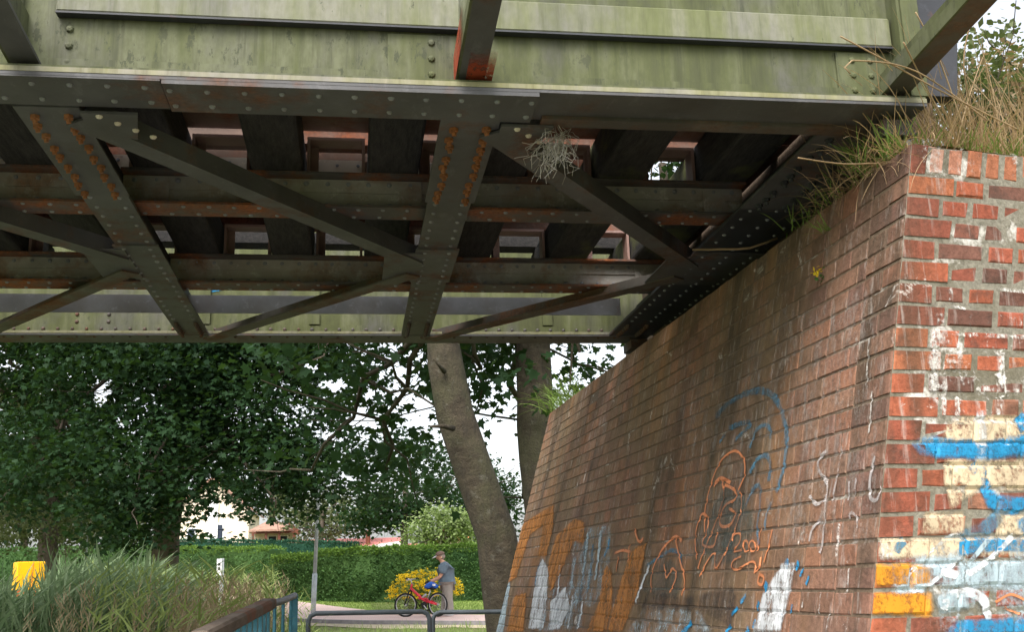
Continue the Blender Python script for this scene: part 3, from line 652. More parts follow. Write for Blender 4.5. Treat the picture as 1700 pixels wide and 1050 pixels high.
def girder(Y0, Y1, web_y, web_mat, face, ztop, label):
    """bottom flange Y0..Y1, web plate at web_y, face = side that shows (-1 near, +1 far)"""
    mb = MB(); mb.box(XL, XR, web_y - 0.007, web_y + 0.007, ZB + 0.03, ztop)
    wb = bp(mb, 'main_girder', web_mat, label=label)
    mb = MB(); mb.box(XL, XR, Y0, Y1, ZB + 0.014, ZB + 0.031); bp(mb, 'bottom_flange', 'flange_edge', wb)
    mb = MB(); mb.box(XL, XR, Y0 - 0.1 + 0.102, Y1 - 0.002, ZB + 0.002, ZB + 0.0135); bp(mb, 'flange_underside', 'steel', wb)
    mb = MB()
    for sgn in (-1, 1):
        mb.box(XL, XR, web_y + (0.0075 if sgn > 0 else -0.0875), web_y + (0.0875 if sgn > 0 else -0.0075), ZB + 0.0315, ZB + 0.041)
        mb.box(XL, XR, web_y + (0.0075 if sgn > 0 else -0.0165), web_y + (0.0165 if sgn > 0 else -0.0075), ZB + 0.0412, ZB + 0.1)
    bp(mb, 'flange_angle', web_mat, wb)
    mb = MB(); mb.box(XL, XR, Y0 + 0.01, Y1 - 0.01, ztop, ztop + 0.02); bp(mb, 'top_flange', web_mat, wb)
    return wb
G1 = girder(3.345, 3.57, 3.44, 'girder_moss', -1, 4.35, 'near mossy green girder with bracket stubs')
G2 = girder(7.12, 7.36, 7.26, 'far_web', 1, 4.3, 'far girder pale green on its inner side')
# cover plates and rivets under the near girder
mb = MB(); mb.box(-0.62, 0.62, 3.348, 3.566, ZB - 0.013, ZB + 0.0018); bp(mb, 'cover_plate', 'steel', G1)
mb = MB(); mb.box(-6, -0.625, 3.348, 3.566, ZB - 0.004, ZB + 0.0018); bp(mb, 'cover_plate', 'steel', G1)
mb = MB()
for y in (3.40, 3.515):
    rrow(mb, (-0.6, y, ZB - 0.013), (0.6, y, ZB - 0.013), 0.115, (0, 0, -1)); rrow(mb, (-3.6, y, ZB - 0.004), (-0.68, y, ZB - 0.004), 0.115, (0, 0, -1))
bp(mb, 'rivets', 'gray_rail', G1, 'stuff')
mb = MB(); mb.box(0.66, XR - .1, 3.53, 3.60, ZB - 0.012, ZB + 0.0015); bp(mb, 'splice_strip', 'steel_rusty', G1)
# longitudinal ledge channel on the outer face
for x0, x1 in ((CB[2] + 0.06, CB[1] - 0.05), (CB[1] + 0.06, 1.955), (CB[3] + 0.06, CB[2] - 0.05)):
    mb = MB(); mb.box(x0, x1, 3.398, 3.4325, 3.458, 3.575); o = bp(mb, 'ledge_channel', 'ledge_moss', G1)
    o.modifiers.new('b', 'BEVEL').width = 0.006
    mb = MB(); mb.box(x0, x1, 3.396, 3.431, 3.451, 3.4575); bp(mb, 'ledge_shadow', 'steel_dark', G1)  # dark strip painted in as the shadow line beneath the ledge
# patched splice plates on the web
mb = MB(); mb.box(CB[1] - 0.3, CB[1] - 0.06, 3.424, 3.4325, ZB + 0.06, 3.44); bp(mb, 'splice_plate', 'girder_moss', G1)
mb = MB(); mb.box(1.74, 1.9, 3.422, 3.4325, ZB + 0.06, 3.44); bp(mb, 'splice_plate', 'girder_moss', G1)
mb = MB()
for x in (CB[1] - 0.15, CB[2] + 0.1, 1.8, 1.87):
    for z in (3.29, 3.35, 3.41): mb.dome((x, 3.424 if x > 0 else 3.432, z), (0, -1, 0), 0.014, 0.012)
bp(mb, 'web_bolts', 'girder_moss', G1, 'stuff')
# end post
mb = MB(); mb.box(1.965, 1.977, 3.36, 3.52, ZB + 0.045, 4.3); mb.box(1.978, 2.045, 3.352, 3.43, ZB + 0.045, 4.3); bp(mb, 'end_post', 'girder_moss', G1)
mb = MB(); mb.hexa([(2.046, 3.36, ZB + .05), (2.16, 3.36, ZB + .05), (2.16, 3.42, ZB + .05), (2.046, 3.42, ZB + .05), (2.046, 3.36, 4.3), (2.3, 3.36, 4.3), (2.3, 3.42, 4.3), (2.046, 3.42, 4.3)]); bp(mb, 'end_plate', 'steel_dark', G1)
# cantilever brackets reaching out from the near girder
for k, X in enumerate(CB[:5]):
    a, b = V((X - 0.005, 3.43, ZB + 0.06)), V((X - 0.005, 2.1, ZB + 0.17))
    br = bp(MB().bar(a, b, 0.088, 0.012, off=(0.012, 0)), 'bracket', 'steel' if k else 'steel_rusty', label='rust-footed cantilever bracket' if k == 1 else None)
    mb = MB(); mb.hexa([a + V((-.036, 0, .0065)), a + V((-.028, 0, .0065)), b + V((-.028, 0, .0065)), b + V((-.036, 0, .0065)), a + V((-.036, 0, .2 if k else .1)), a + V((-.028, 0, .2 if k else .1)), b + V((-.028, 0, .09)), b + V((-.036, 0, .09))])
    bp(mb, 'bracket_web', 'girder_moss', br)
    mb = MB(); mb.bar(a + V((-.055, -.005, .02)), b + V((-.055, 0, .02)), 0.02, 0.05); bp(mb, 'bracket_angle', 'girder_moss', br)
    if k == 1:
        vs_, fs_, sft = [], [], []; N_ = 16                      # flaking rust creeping up from the foot
        for i in range(N_ + 1):
            p = a.lerp(b, .18 * i / N_)
            for j in range(5): vs_.append(p + V((-.033 + .09 * j / 4, 0, -.0085))); sft.append(1.15 - 1.1 * i / N_)
        for i in range(N_):
            for j in range(4): fs_.append((i * 5 + j, i * 5 + j + 1, i * 5 + j + 6, i * 5 + j + 5))
        o = mesh_obj('rust_scale', vs_, fs_, M['rust_flake'], br); soft(o, [max(0, v) for v in sft])
        vs_, fs_, sft = [], [], []
        for i in range(N_ + 1):
            p = a.lerp(b, .24 * i / N_)
            for j in range(6): vs_.append(p + V((-.0685, 0, -.01 + .11 * j / 5))); sft.append(1.15 - 1.0 * i / N_)
        for i in range(N_):
            for j in range(5): fs_.append((i * 6 + j, i * 6 + j + 1, i * 6 + j + 7, i * 6 + j + 6))
        o = mesh_obj('rust_scale', vs_, fs_, M['rust_flake'], br); soft(o, [max(0, v) for v in sft])
# cross beams
for k, X in enumerate(CB[:5]):
    wd = 0.19; x0, x1 = X - wd / 2, X + wd / 2
    if k == 0: x0, x1 = 1.74, 2.1
    mb = MB(); mb.box(x0, x1, 3.575, 7.115, ZB + 0.004, ZB + 0.02)
    cbm = bp(mb, 'cross_beam', 'steel' if k else 'steel_dark')
    mb = MB(); mb.box(X - 0.006, X + 0.006, 3.575, 7.115, ZB + 0.0205, 3.418); bp(mb, 'beam_web', 'steel_dark', cbm)
    mb = MB()
    for s in (-1, 1):
        mb.box(X + s * 0.0405 - 0.034, X + s * 0.0405 + 0.034, 3.58, 7.11, ZB + 0.0208, ZB + 0.03); mb.box(X + s * 0.011 - .0045, X + s * 0.011 + .0045, 3.58, 7.11, ZB + 0.0302, ZB + 0.09)
    bp(mb, 'beam_angle', 'steel_rusty', cbm)
    for ya, yb_ in ((3.578, 4.45), (5.15, 5.75)): bp(MB().box(x0 - 0.012, x1 + 0.012, ya, yb_, ZB - 0.006, ZB + 0.0038), 'cover_plate', 'steel', cbm)
    mb = MB(); rr = (x0 + 0.035, x1 - 0.035) if k else (x0 + .05, (x0 + x1) / 2, x1 - .05)
    for i, x in enumerate(rr):
        rrow(mb, (x, 4.5, ZB + 0.004), (x, 5.1, ZB + 0.004), 0.105, (0, 0, -1), 0.011, 0.009); rrow(mb, (x, 5.2, ZB - 0.006), (x, 5.72, ZB - 0.006), 0.1, (0, 0, -1), 0.011, 0.009); rrow(mb, (x, 5.8, ZB + 0.004), (x, 7.0, ZB + 0.004), 0.105, (0, 0, -1), 0.011, 0.009)
    bp(mb, 'rivets', 'gray_rail', cbm, 'stuff')
    mb = MB()
    for x in rr:
        for i in range(9):
            y = 3.64 + i * 0.095 + random.uniform(-.016, .016); xx = x + random.uniform(-.006, .006)
            mb.tube([(xx, y, ZB - 0.006), (xx + .001, y, ZB - 0.02)], 0.017, 6); mb.tube([(xx, y, ZB - 0.02), (xx + .003, y + .002, ZB - 0.034)], 0.009, 6)
    bp(mb, 'rusty_bolts', 'bolt_rust' if k else 'steel_dark', cbm, 'stuff')
    mb = MB()
    for x in rr:
        for i in range(6): mb.dome((x, 6.78 + i * 0.055, ZB + 0.003), (0, 0, -1), 0.016, 0.03, 6)
    bp(mb, 'end_bolts', 'steel_rusty', cbm, 'stuff')
# stringers, bay by bay
for k in range(4):
    xa, xb = CB[k + 1] + 0.012, CB[k] - 0.012
    if k == 0: xb = 1.86
    for Y in (4.775, 6.08):
        mb = MB(); mb.box(xa, xb, Y - 0.006, Y + 0.006, 3.262, 3.405); st = bp(mb, 'stringer', 'stringer_paint')
        mb = MB()
        mb.box(xa, xb, Y - 0.085, Y + 0.085, 3.25, 3.2615); bp(mb, 'stringer_flange', 'stringer_flange', st)
        mb = MB(); mb.box(xa, xb, Y - 0.085, Y + 0.085, 3.4055, 3.417); bp(mb, 'stringer_flange', 'stringer_flange', st)
        mb = MB(); mb.box(xa, xb, Y - 0.0155, Y - 0.0065, 3.343, 3.405); mb.box(xa, xb, Y - 0.0155, Y - 0.0065, 3.2618, 3.305); bp(mb, 'angle_leg', 'stringer_paint', st)
        for xe in (xa + 0.09, xb - 0.2): bp(MB().box(xe, xe + 0.11, Y - 0.0225, Y - 0.016, 3.265, 3.402), 'end_cleat', 'stringer_paint', st)
        mb = MB(); rrow(mb, (xa + .05, Y - 0.0155, 3.384), (xb - .05, Y - 0.0155, 3.384), 0.09, (0, -1, 0), 0.012, 0.009)
        rrow(mb, (xa + .05, Y - 0.0155, 3.283), (xb - .05, Y - 0.0155, 3.283), 0.09, (0, -1, 0), 0.012, 0.009)
        rrow(mb, (xa + .05, Y - 0.05, 3.25), (xb - .05, Y - 0.05, 3.25), 0.11, (0, 0, -1), 0.011, 0.008); rrow(mb, (xa + .09, Y + 0.05, 3.25), (xb - .05, Y + 0.05, 3.25), 0.11, (0, 0, -1), 0.011, 0.008)
        bp(mb, 'rivets', 'gray_rail', st, 'stuff')
# wind bracing: angle bars meeting at the middle of each cross beam
def angle_bar(a, b, mat):
    a, b = V(a), V(b); o = bp(MB().bar(a, b, 0.095, 0.01), 'wind_brace', mat)
    bp(MB().bar(a, b, 0.01, 0.07, off=(0.0425, 0.0405)), 'brace_leg', mat, o)
for k in range(4):
    xr, xl = CB[k] if k else 1.87, CB[k + 1]
    angle_bar((xl + 0.08, 3.66, ZB + 0.012 - 0.03), (xr - 0.10, 5.36, ZB + 0.012 - 0.03), 'steel'); angle_bar((xr - 0.1, 5.56, ZB - 0.018), (xl + 0.1, 7.16, ZB - 0.018), 'steel_rusty')
    mb = MB(); mb.box(xr - 0.26, xr - 0.06, 5.2, 5.7, ZB - 0.0125, ZB - 0.0063); bp(mb, 'gusset_plate', 'steel')
    mb = MB(); mb.hexa([(xl + 0.11, 3.58, ZB - .0235), (xl + .3, 3.58, ZB - .0235), (xl + 0.26, 3.8, ZB - .0235), (xl + 0.11, 3.72, ZB - .0235), (xl + 0.11, 3.58, ZB - .0135), (xl + .3, 3.58, ZB - .0135), (xl + 0.26, 3.8, ZB - .0135), (xl + 0.11, 3.72, ZB - .0135)]); gp = bp(mb, 'gusset_plate', 'steel')
    mb = MB()
    for i in range(4): mb.dome((xl + 0.17 + i * 0.05, 3.6 + i * 0.055, ZB - .0235), (0, 0, -1), 0.013, 0.01)
    bp(mb, 'rivets', 'plate_pale', gp, 'stuff')
# sleepers and the steel frames between them
SLP = [-3.485, -2.96, -2.435, -1.91, -1.385, -0.86, -0.345, 0.175, 0.68, 1.245, 1.76]
for X in SLP:
    mb = MB(); j = random.uniform(-.01, .01); mb.box(X - 0.115 + j, X + 0.115 + j, 3.72 + random.uniform(-.05, .05), 6.62 + random.uniform(-.05, .03), 3.419, 3.63)
    o = bp(mb, 'sleeper', 'sleeper_wood'); bv = o.modifiers.new('b', 'BEVEL'); bv.width = 0.015; bv.segments = 2
for a, b in zip(SLP, SLP[1:]):
    x0, x1 = a + 0.128, b - 0.128
    for Y in (4.755, 6.05):
        mb = MB(); d = 0.1
        mb.box(x0, x0 + 0.014, Y, Y + d, 3.4185, 3.612); mb.box(x1 - 0.014, x1, Y, Y + d, 3.4185, 3.612); mb.box(x0 + .0142, x1 - .0142, Y, Y + d, 3.598, 3.612); mb.box(x0 + .0142, x1 - .0142, Y, Y + d, 3.4185, 3.43)
        mb.box(x0 + 0.0142, x0 + 0.05, Y + d - 0.012, Y + d - .002, 3.431, 3.597)
        bp(mb, 'spacer_frame', 'primer_pink')
mb = MB(); mb.box(-4, 2.12, 3.62, 4.74, 3.634, 3.645); bp(mb, 'deck_and_blocker_plate', 'deck_rust')
mb = MB(); mb.box(-4, 1.2, 5.10, 5.112, 3.632, 4.0); pl = bp(mb, 'guard_plate', 'deck_rust')
mb = MB(); mb.box(-4, 1.2, 5.05, 5.098, 3.60 - .02, 3.6315)
mb = MB(); mb.box(-4, 1.22, 5.118, 6.15, 3.84, 3.852); bp(mb, 'deck_and_blocker_plate', 'deck_rust')  # unseen plate added above the frames to darken the underside
mb = MB(); mb.box(1.66, 2.12, 4.745, 7.05, 3.6325, 3.6435); bp(mb, 'deck_and_blocker_plate', 'deck_rust')  # plate added to shut out bright sky past the last sleeper
# rails
for Y in (4.97, 6.22):
    mb = MB(); mb.box(-7.9, 2.4, Y - 0.055, Y + 0.055, 3.6455, 3.66); mb.box(-7.9, 2.4, Y - 0.008, Y + 0.008, 3.6602, 3.76); mb.box(-7.9, 2.4, Y - 0.032, Y + 0.032, 3.7602, 3.80)
    bp(mb, 'rail', 'deck_rust')
for a, b in zip(SLP, SLP[1:]):
    if b > 1.3: continue
    mb = MB(); mb.box(a + 0.13, b - 0.13, 5.075, 5.0985, 3.555, 3.628); o = bp(mb, 'tie_strip', 'plate_pale')
    mb = MB(); rrow(mb, (a + 0.16, 5.075, 3.6), (b - 0.16, 5.075, 3.6), 0.07, (0, -1, 0), 0.01, 0.008); bp(mb, 'rivets', 'gray_rail', o, 'stuff')
mb = MB(); mb.box(-6, 1.9, 6.46, 6.6, 3.6315, 3.70); bp(mb, 'kerb_timber', 'sleeper_wood')
mb = MB(); mb.box(-6, 1.75, 6.8, 6.808, 3.272, 3.388); mb.box(-6, 1.75, 6.8085, 6.87, 3.38, 3.388); bp(mb, 'side_channel', 'gray_rail')
mb = MB(); rrow(mb, (-4, 7.2415, ZB + .07), (1.9, 7.2415, ZB + .07), 0.09, (0, -1, 0), 0.012, 0.01)
for x in (-1.8, -1.6, -0.6, 0.95): 
    for z in (3.32, 3.37, 3.42): mb.dome((x, 7.2528, z), (0, -1, 0), 0.014, 0.012)
rrow(mb, (-4, 7.17, ZB + .002), (1.9, 7.17, ZB + .002), 0.11, (0, 0, -1)); bp(mb, 'rivets', 'steel_rusty', G2, 'stuff')
for x in (-2.6, -1.02, -0.3, 0.46, 1.3):
    mb = MB(); mb.box(x, x + 0.07, 7.235, 7.2525, ZB + 0.105, 4.28); bp(mb, 'web_stiffener', 'far_web', G2)
# blue tag sprayed on the inside of the far girder
def gstroke(pts, wd):
    q = catmull(pts, 0.02); mb = MB()
    vs_ = []; fs_ = []
    for i, p in enumerate(q):
        a = V(q[max(i - 1, 0)]); b = V(q[min(i + 1, len(q) - 1)]); d = (b - a).normalized(); n = V((-d.y, d.x)) * wd / 2
        vs_ += [(p[0] + n.x, 7.2495, p[1] + n.y), (p[0] - n.x, 7.2495, p[1] - n.y)]
    for i in range(len(q) - 1): fs_.append((2 * i, 2 * i + 1, 2 * i + 3, 2 * i + 2))
    o = mesh_obj('graffiti_stroke', vs_, fs_, M['paint_blue'], G2); soft(o, [.8] * len(vs_)); return o
gstroke([(1.0, 3.93), (0.98, 4.0), (1.05, 4.05), (1.14, 4.02), (1.15, 3.93)], 0.04); gstroke([(1.3, 4.08), (1.32, 4.0), (1.31, 3.93)], 0.04); gstroke([(1.42, 3.95), (1.5, 3.95)], 0.04)
gstroke([(-0.3, 3.85), (-0.27, 4.0), (-0.24, 4.1)], 0.07); gstroke([(-1.77, 3.95), (-1.76, 4.1)], 0.04); gstroke([(-0.95, 3.55), (-0.7, 3.6), (-0.5, 3.58)], 0.05)
# bearings on the abutment
for Y in (3.46, 7.25):
    mb = MB(); mb.box(1.97, 2.15, max(Y - 0.16, 3.44), Y + 0.16, ZT + 0.002, ZT + 0.09); br_ = bp(mb, 'bearing', 'concrete'); br_.modifiers.new('b', 'BEVEL').width = 0.02
    mb = MB(); mb.box(1.9, 2.02, max(Y - 0.11, 3.43), Y + 0.11, ZT + 0.0905, ZB - 0.0145); bp(mb, 'bearing_plate', 'steel_rusty', br_)
# dry stalks caught on the bracing joint
mb = MB(); r = random.Random(3); c0 = V((0.74, 3.66, 3.17))
for i in range(110):
    a = c0 + V((r.gauss(0, .025), r.gauss(0, .03), r.gauss(0, .02))); p = [a]
    for s in range(4): p.append(p[-1] + V((r.gauss(-.008, .02), r.gauss(0, .02), -r.uniform(0.0, .045))))
    mb.tube(p, 0.0011, 3, False)
tag(mb.build('straw_wisp', M['dead_straw']), 'pale wisp of dry straw hanging from the riveted brace joint', 'straw', kind='stuff')

# ------------------------------------------------------------------ bank behind the abutment
def bankz(x, y):
    fy = 3.3 + (x - 1.92) * 0.157
    t = max(0, min(1, (y - fy - 0.08) / 0.8)); z = ZT + 0.02 + 0.3 * t * max(0, min(1, (x - 2.15) / 1.2)) * (1 if y < 3.62 or x > 3.15 else 0.0)
    if x > 3.15: z = max(z, ZT + 0.02 + 0.4 * t)
    if y > 9.4:
        d = y - 9.4; z = max(gz(x, y) - 0.05, min(z, ZT) - d * (0.75 - 0.08 * min(x, 6) + .1))
    return z + 0.03 * mnoise.noise(V((x * 3, y * 3, 0)))
vs_ = []; fs_ = []; bx = [0.02, .1, .25, .5, .8, 1.15, 1.25, 1.6, 2.2, 3, 4, 6, 9, 14, 22, 40]; by = lin(0, 1, 46)
for yv in by:
    for xv in bx:
        x = 2.0 + xv; y0 = 3.34 + (x - 1.92) * 0.157 if x < 5.1 else 3.34 + 3.18 * .157 + (x - 5.1) * 0.02; y = y0 + yv * (16 - y0)
        if y > 9.45: x += 0.27 * (y - 9.45)
        if xv < 0.05 and y > 9.45: vs_.append((x - 0.55, y, gz(x, y) - .1))
        else: vs_.append((x, y, bankz(x, y)))
n = len(bx)
for j in range(len(by) - 1):
    for i in range(n - 1): fs_.append((j * n + i, j * n + i + 1, (j + 1) * n + i + 1, (j + 1) * n + i))
tag(mesh_obj('embankment', vs_, fs_, M['soil_grass'], smooth=True), kind='structure')

# ------------------------------------------------------------------ plants: blades, leaves
LEAF5 = [(0, 0), (0.16, 0.1), (0.5, 0.08), (0.36, 0.3), (0.52, 0.58), (0.22, 0.56), (0, 1.0), (-0.22, 0.56), (-0.52, 0.58), (-0.36, 0.3), (-0.5, 0.08), (-0.16, 0.1)]
LEAF2 = [(0, 0), (0.32, 0.3), (0.3, 0.65), (0, 1.0), (-0.3, 0.65), (-0.32, 0.3)]
LEAF1 = [(0, 0), (0.24, 0.45), (0, 1.0), (-0.24, 0.45)]
def leaves(pts, shape, size, r, droop=0.5, outs=None):
    """pts: leaf positions. returns verts, faces"""
    vs_ = []; fs_ = []; n = len(shape); ids = tuple(range(n))
    for k, p in enumerate(pts):
        d = V((r.gauss(0, 1), r.gauss(0, 1), r.gauss(-droop, 0.6))).normalized(); sd_ = d.cross(V((r.gauss(0, .5), r.gauss(0, .5), 1)))
        if sd_.length < 1e-3: sd_ = d.orthogonal()
        sd_.normalize(); s = size * r.uniform(0.45, 1.35); b = len(vs_)
        for (u, v) in shape: vs_.append((p[0] + (sd_.x * u + d.x * v) * s, p[1] + (sd_.y * u + d.y * v) * s, p[2] + (sd_.z * u + d.z * v) * s))
        fs_.append(tuple(b + i for i in ids))
    return vs_, fs_
GAPS = [(168, 648, 24, 27), (100, 705, 22, 14), (18, 606, 20, 10), (88, 828, 16, 9), (372, 842, 22, 16), (366, 872, 38, 22), (458, 884, 44, 18), (560, 640, 34, 16), (600, 690, 26, 22), (540, 720, 18, 12), (575, 790, 14, 10), (830, 735, 32, 26), (845, 770, 22, 16), (930, 595, 20, 14), (610, 655, 20, 14), (515, 610, 14, 9)]
def crown_points(blobs, nclump, per, r, spread=0.4, flat=0.6, org=None):
    pts = []; wsum = [b[3] * b[4] * b[5] for b in blobs]
    for _ in range(nclump):
        b = r.choices(blobs, wsum)[0]
        while True:
            d = V((r.uniform(-1, 1), r.uniform(-1, 1), r.uniform(-1, 1)))
            if d.length <= 1 and (d.length > 0.35 or r.random() < 0.4): break
        c = V((b[0] + d.x * b[3], b[1] + d.y * b[4], b[2] + d.z * b[5]))
        for i in range(int(per * r.uniform(0.5, 1.5))):
            q = V((c.x + r.gauss(0, spread), c.y + r.gauss(0, spread), c.z + r.gauss(0, spread * flat)))
            if org is not None:
                u, v = proj(q + org)
                if any(((u - g_[0]) / g_[2]) ** 2 + ((v - g_[1]) / g_[3]) ** 2 < .75 + 1.3 * mnoise.noise(q * 1.6) + .5 * mnoise.noise(q * 5) for g_ in GAPS): continue
            pts.append(tuple(q))
    return pts
def limb(mb, a, b, r0, r1, r, n=7, wob=0.08, seg=6):
    a, b = V(a), V(b); L = (b - a).length; pts = []
    for i in range(seg + 1):
        t = i / seg; pts.append(a.lerp(b, t) + V((r.gauss(0, 1), r.gauss(0, 1), r.gauss(0, 1) + 1.0 * math.sin(t * 3.14))) * (wob * L * 0.35 * math.sin(t * 3.14)))
    mb.tube(pts, [r0 + (r1 - r0) * (i / seg) for i in range(seg + 1)], n); return pts
def tree(name, base, trunk_pts, trunk_r, blobs, nclump, per, leaf, size, mat, bark, label, group=None, seed=1, spread=0.4, limbs=10, droop=0.5, forks=(), cull=True):
    r = random.Random(seed); root = empty(name, base); tag(root, label, 'tree', group); b0 = V(base)
    q = [tuple(V(p) - b0) for p in trunk_pts]; k = len(q); qq = catmull(q, 0.35)
    rad = [trunk_r[0] + (trunk_r[1] - trunk_r[0]) * (i / (len(qq) - 1)) for i in range(len(qq))]; rad[0] *= 1.35
    if len(rad) > 3: rad[1] *= 1.1
    mb = MB(); mb.tube(qq, rad, 14)
    mb.v = [v + V((mnoise.noise(v * 1.7), mnoise.noise(v * 1.7 + V((9, 0, 0))), 0)) * (trunk_r[0] * 0.16) for v in mb.v]
    tr = mb.build('trunk', M[bark], root, True)
    mb = MB(); loc = [(b[0] - b0.x, b[1] - b0.y, b[2] - b0.z, b[3], b[4], b[5]) for b in blobs]
    for f in forks: limb(mb, V(f[0]) - b0, V(f[1]) - b0, f[2], f[3], r, 9, 0.03)
    for i in range(limbs):
        b = loc[i % len(loc)]; t = r.uniform(0.45, 1.0); s = V(qq[int(t * (len(qq) - 1))])
        e = V((b[0] + r.uniform(-.7, .7) * b[3], b[1] + r.uniform(-.7, .7) * b[4], b[2] + r.uniform(-.6, .6) * b[5]))
        pts = limb(mb, s, e, trunk_r[1] * 0.42, 0.018, r)
        for _ in range(5): 
            a = pts[r.randint(2, 6)]; limb(mb, a, a + V((r.gauss(0, .9), r.gauss(0, .9), r.gauss(.0, .6))), 0.022, 0.006, r, 4, 0.1, 4)
    if mb.v: mb.build('branches', M[bark], tr, True)
    pts = crown_points(loc, nclump, per, r, spread, org=b0)
    v_, f_ = leaves(pts, leaf, size, r, droop)
    mesh_obj('crown', v_, f_, M[mat], root)
    return root
def B(x, y, Y, rx, ry, rz):                  # crown mass around a point
    p = at(x, y, Y); return (p.x, p.y, p.z, rx, ry, rz)

# leaning tree beside the far end of the wall, and its straight neighbour
t1 = [V((1.62, 10.8, 0.6)), at(838, 985, 10.8), at(822, 890, 10.8), at(790, 790, 10.8), at(757, 690, 10.8), at(738, 600, 10.8), at(728, 480, 10.8), V((0.78, 10.9, 6.0))]
tree('leaning_tree', (1.62, 10.8, 0.55), t1, (0.245, 0.095), [B(640, 640, 13.5, 1.3, 1.4, 0.65), B(590, 760, 14.5, 1.2, 1.2, 0.42), B(680, 780, 14, 0.65, 1.0, 0.4), B(800, 640, 12.5, 0.55, 1.2, 0.55), B(650, 480, 12.5, 2.4, 2.4, 1.0), (0.8, 11, 8.6, 3.2, 3, 1.8)],
     430, 26, LEAF5, 0.125, 'leaf_dark', 'bark', 'tree with bare grey trunk leaning left beside the brick wall', seed=5, spread=0.24, limbs=6, droop=0.8)
mb = MB(); a = at(752, 712, 10.55); mb.tube([a, at(735, 708, 10.35), at(714, 709, 10.3)], [0.03, 0.022, 0.012], 7); st_ = mb; mb = MB()
a = at(738, 618, 10.6); mb.tube([a, at(730, 608, 10.5), at(720, 596, 10.45)], [0.025, 0.018, 0.014], 7)
lt = bpy.data.objects['leaning_tree']; bpy.context.view_layer.update()
for q_ in (st_, mb): stub = q_.build('snapped_branch', M['bark'], None, True); stub.parent = lt; stub.matrix_parent_inverse = lt.matrix_world.inverted()
t2 = [V((2.25, 12.5, 0.9)), V((2.2, 12.5, 2.0)), at(893, 760, 12.5), at(887, 660, 12.5), at(884, 570, 12.5), at(880, 440, 12.5), V((2.0, 12.5, 7.5)), V((1.9, 12.6, 9.5))]
tree('wall_tree', (2.25, 12.5, 0.85), t2, (0.235, 0.17), [B(965, 610, 11.8, 0.42, 0.6, 0.25), B(820, 610, 14.5, 0.8, 1.2, 0.45), B(960, 590, 15, 0.8, 1.2, 0.55), B(845, 820, 17, 0.5, .8, 0.55), B(840, 480, 13, 2, 2, 1.2), (2, 12.5, 9.5, 3, 3, 1.8)],
     300, 26, LEAF5, 0.125, 'leaf_dark', 'bark', 'straight pale trunk rising behind the far wall top', seed=9, spread=0.22, limbs=5, droop=0.8)
mb = MB(); mb.tube(catmull([tuple(at(848, 640, 13.2)), tuple(at(850, 700, 13.2)), tuple(at(853, 740, 13.2)), tuple(at(866, 785, 13.2)), tuple(at(870, 840, 13.2))], 0.1), 0.022, 6)
o = mb.build('hanging_branch', M['bark_dark'], None, True); wt = bpy.data.objects['wall_tree']; o.parent = wt; o.matrix_parent_inverse = wt.matrix_world.inverted()
# the broad maple
zb = gz(-4.1, 25)
tree('broad_maple', (-4.1, 25, zb), [(-4.1, 25, zb), (-4.05, 25, 2.0), (-4.0, 25, 3.2), (-3.8, 25, 6), (-3.6, 25, 10)], (0.3, 0.2),
     [B(240, 640, 24, 2.4, 2.4, 1.4), B(230, 760, 23.2, 1.9, 2.0, 1.1), B(265, 840, 22.6, 1.7, 1.4, 0.6), B(235, 880, 22.8, 1.2, 1.0, 0.4), B(60, 780, 24, 1.6, 1.6, 1.2), B(420, 650, 24, 2.4, 2.3, 1.4), B(440, 770, 23.3, 1.6, 1.8, 0.75), B(430, 840, 23.0, 1.0, 1.2, 0.3), B(540, 790, 24, 1.2, 1.5, 0.8), B(640, 775, 25, 1.1, 1.3, 0.75), B(700, 770, 26, 0.6, 0.9, 0.7), B(560, 620, 25, 1.0, 1.8, 0.8), B(200, 880, 24, 1.0, 1.3, 0.4), (-3.6, 25, 9, 5, 4, 3)],
     2600, 44, LEAF5, 0.115, 'leaf_maple', 'bark_dark', 'broad dark maple with low hanging branches behind the reeds', seed=21, spread=0.33, limbs=9, droop=0.7)
zb = gz(-8.5, 33)
tree('willow', (at(82, 930, 33).x, 33, zb), [(at(82, 930, 33).x, 33, zb), (at(80, 900, 33).x, 33, 3.0), (at(90, 850, 33).x, 33, 5), (at(90, 780, 33).x, 33, 8)], (0.3, 0.16),
     [B(60, 860, 32, 2.6, 2.2, 1.0), B(110, 800, 34, 2.2, 2, 1.6), B(20, 720, 33, 2.2, 2, 2.2), B(90, 640, 32, 2.4, 2, 1.5), B(-60, 760, 33, 2.5, 2, 3), B(150, 880, 34, 1.2, 1.4, 0.7)],
     820, 34, LEAF2, 0.11, 'leaf_olive', 'bark_dark', 'olive green feathery tree at the left edge of the view', seed=31, spread=0.34, limbs=14, droop=1.0)
zb = gz(-9, 27)
tree('dark_tree', (-10.2, 27.5, zb), [(-10.2, 27.5, zb), (-10.1, 27.5, 3), (-9.8, 27.5, 6), (-9.5, 27.5, 9)], (0.26, 0.14), [B(60, 650, 27, 2.2, 1.6, 1.6), B(-40, 700, 27, 2.2, 1.6, 2.2), B(110, 690, 27.5, 0.9, 1.2, 1.0), (-9, 27.5, 8.5, 3, 3, 2)],
     520, 34, LEAF2, 0.125, 'leaf_dark', 'bark_dark', 'dark leafy tree reaching in over the yellow box', seed=33, spread=0.36, limbs=10)
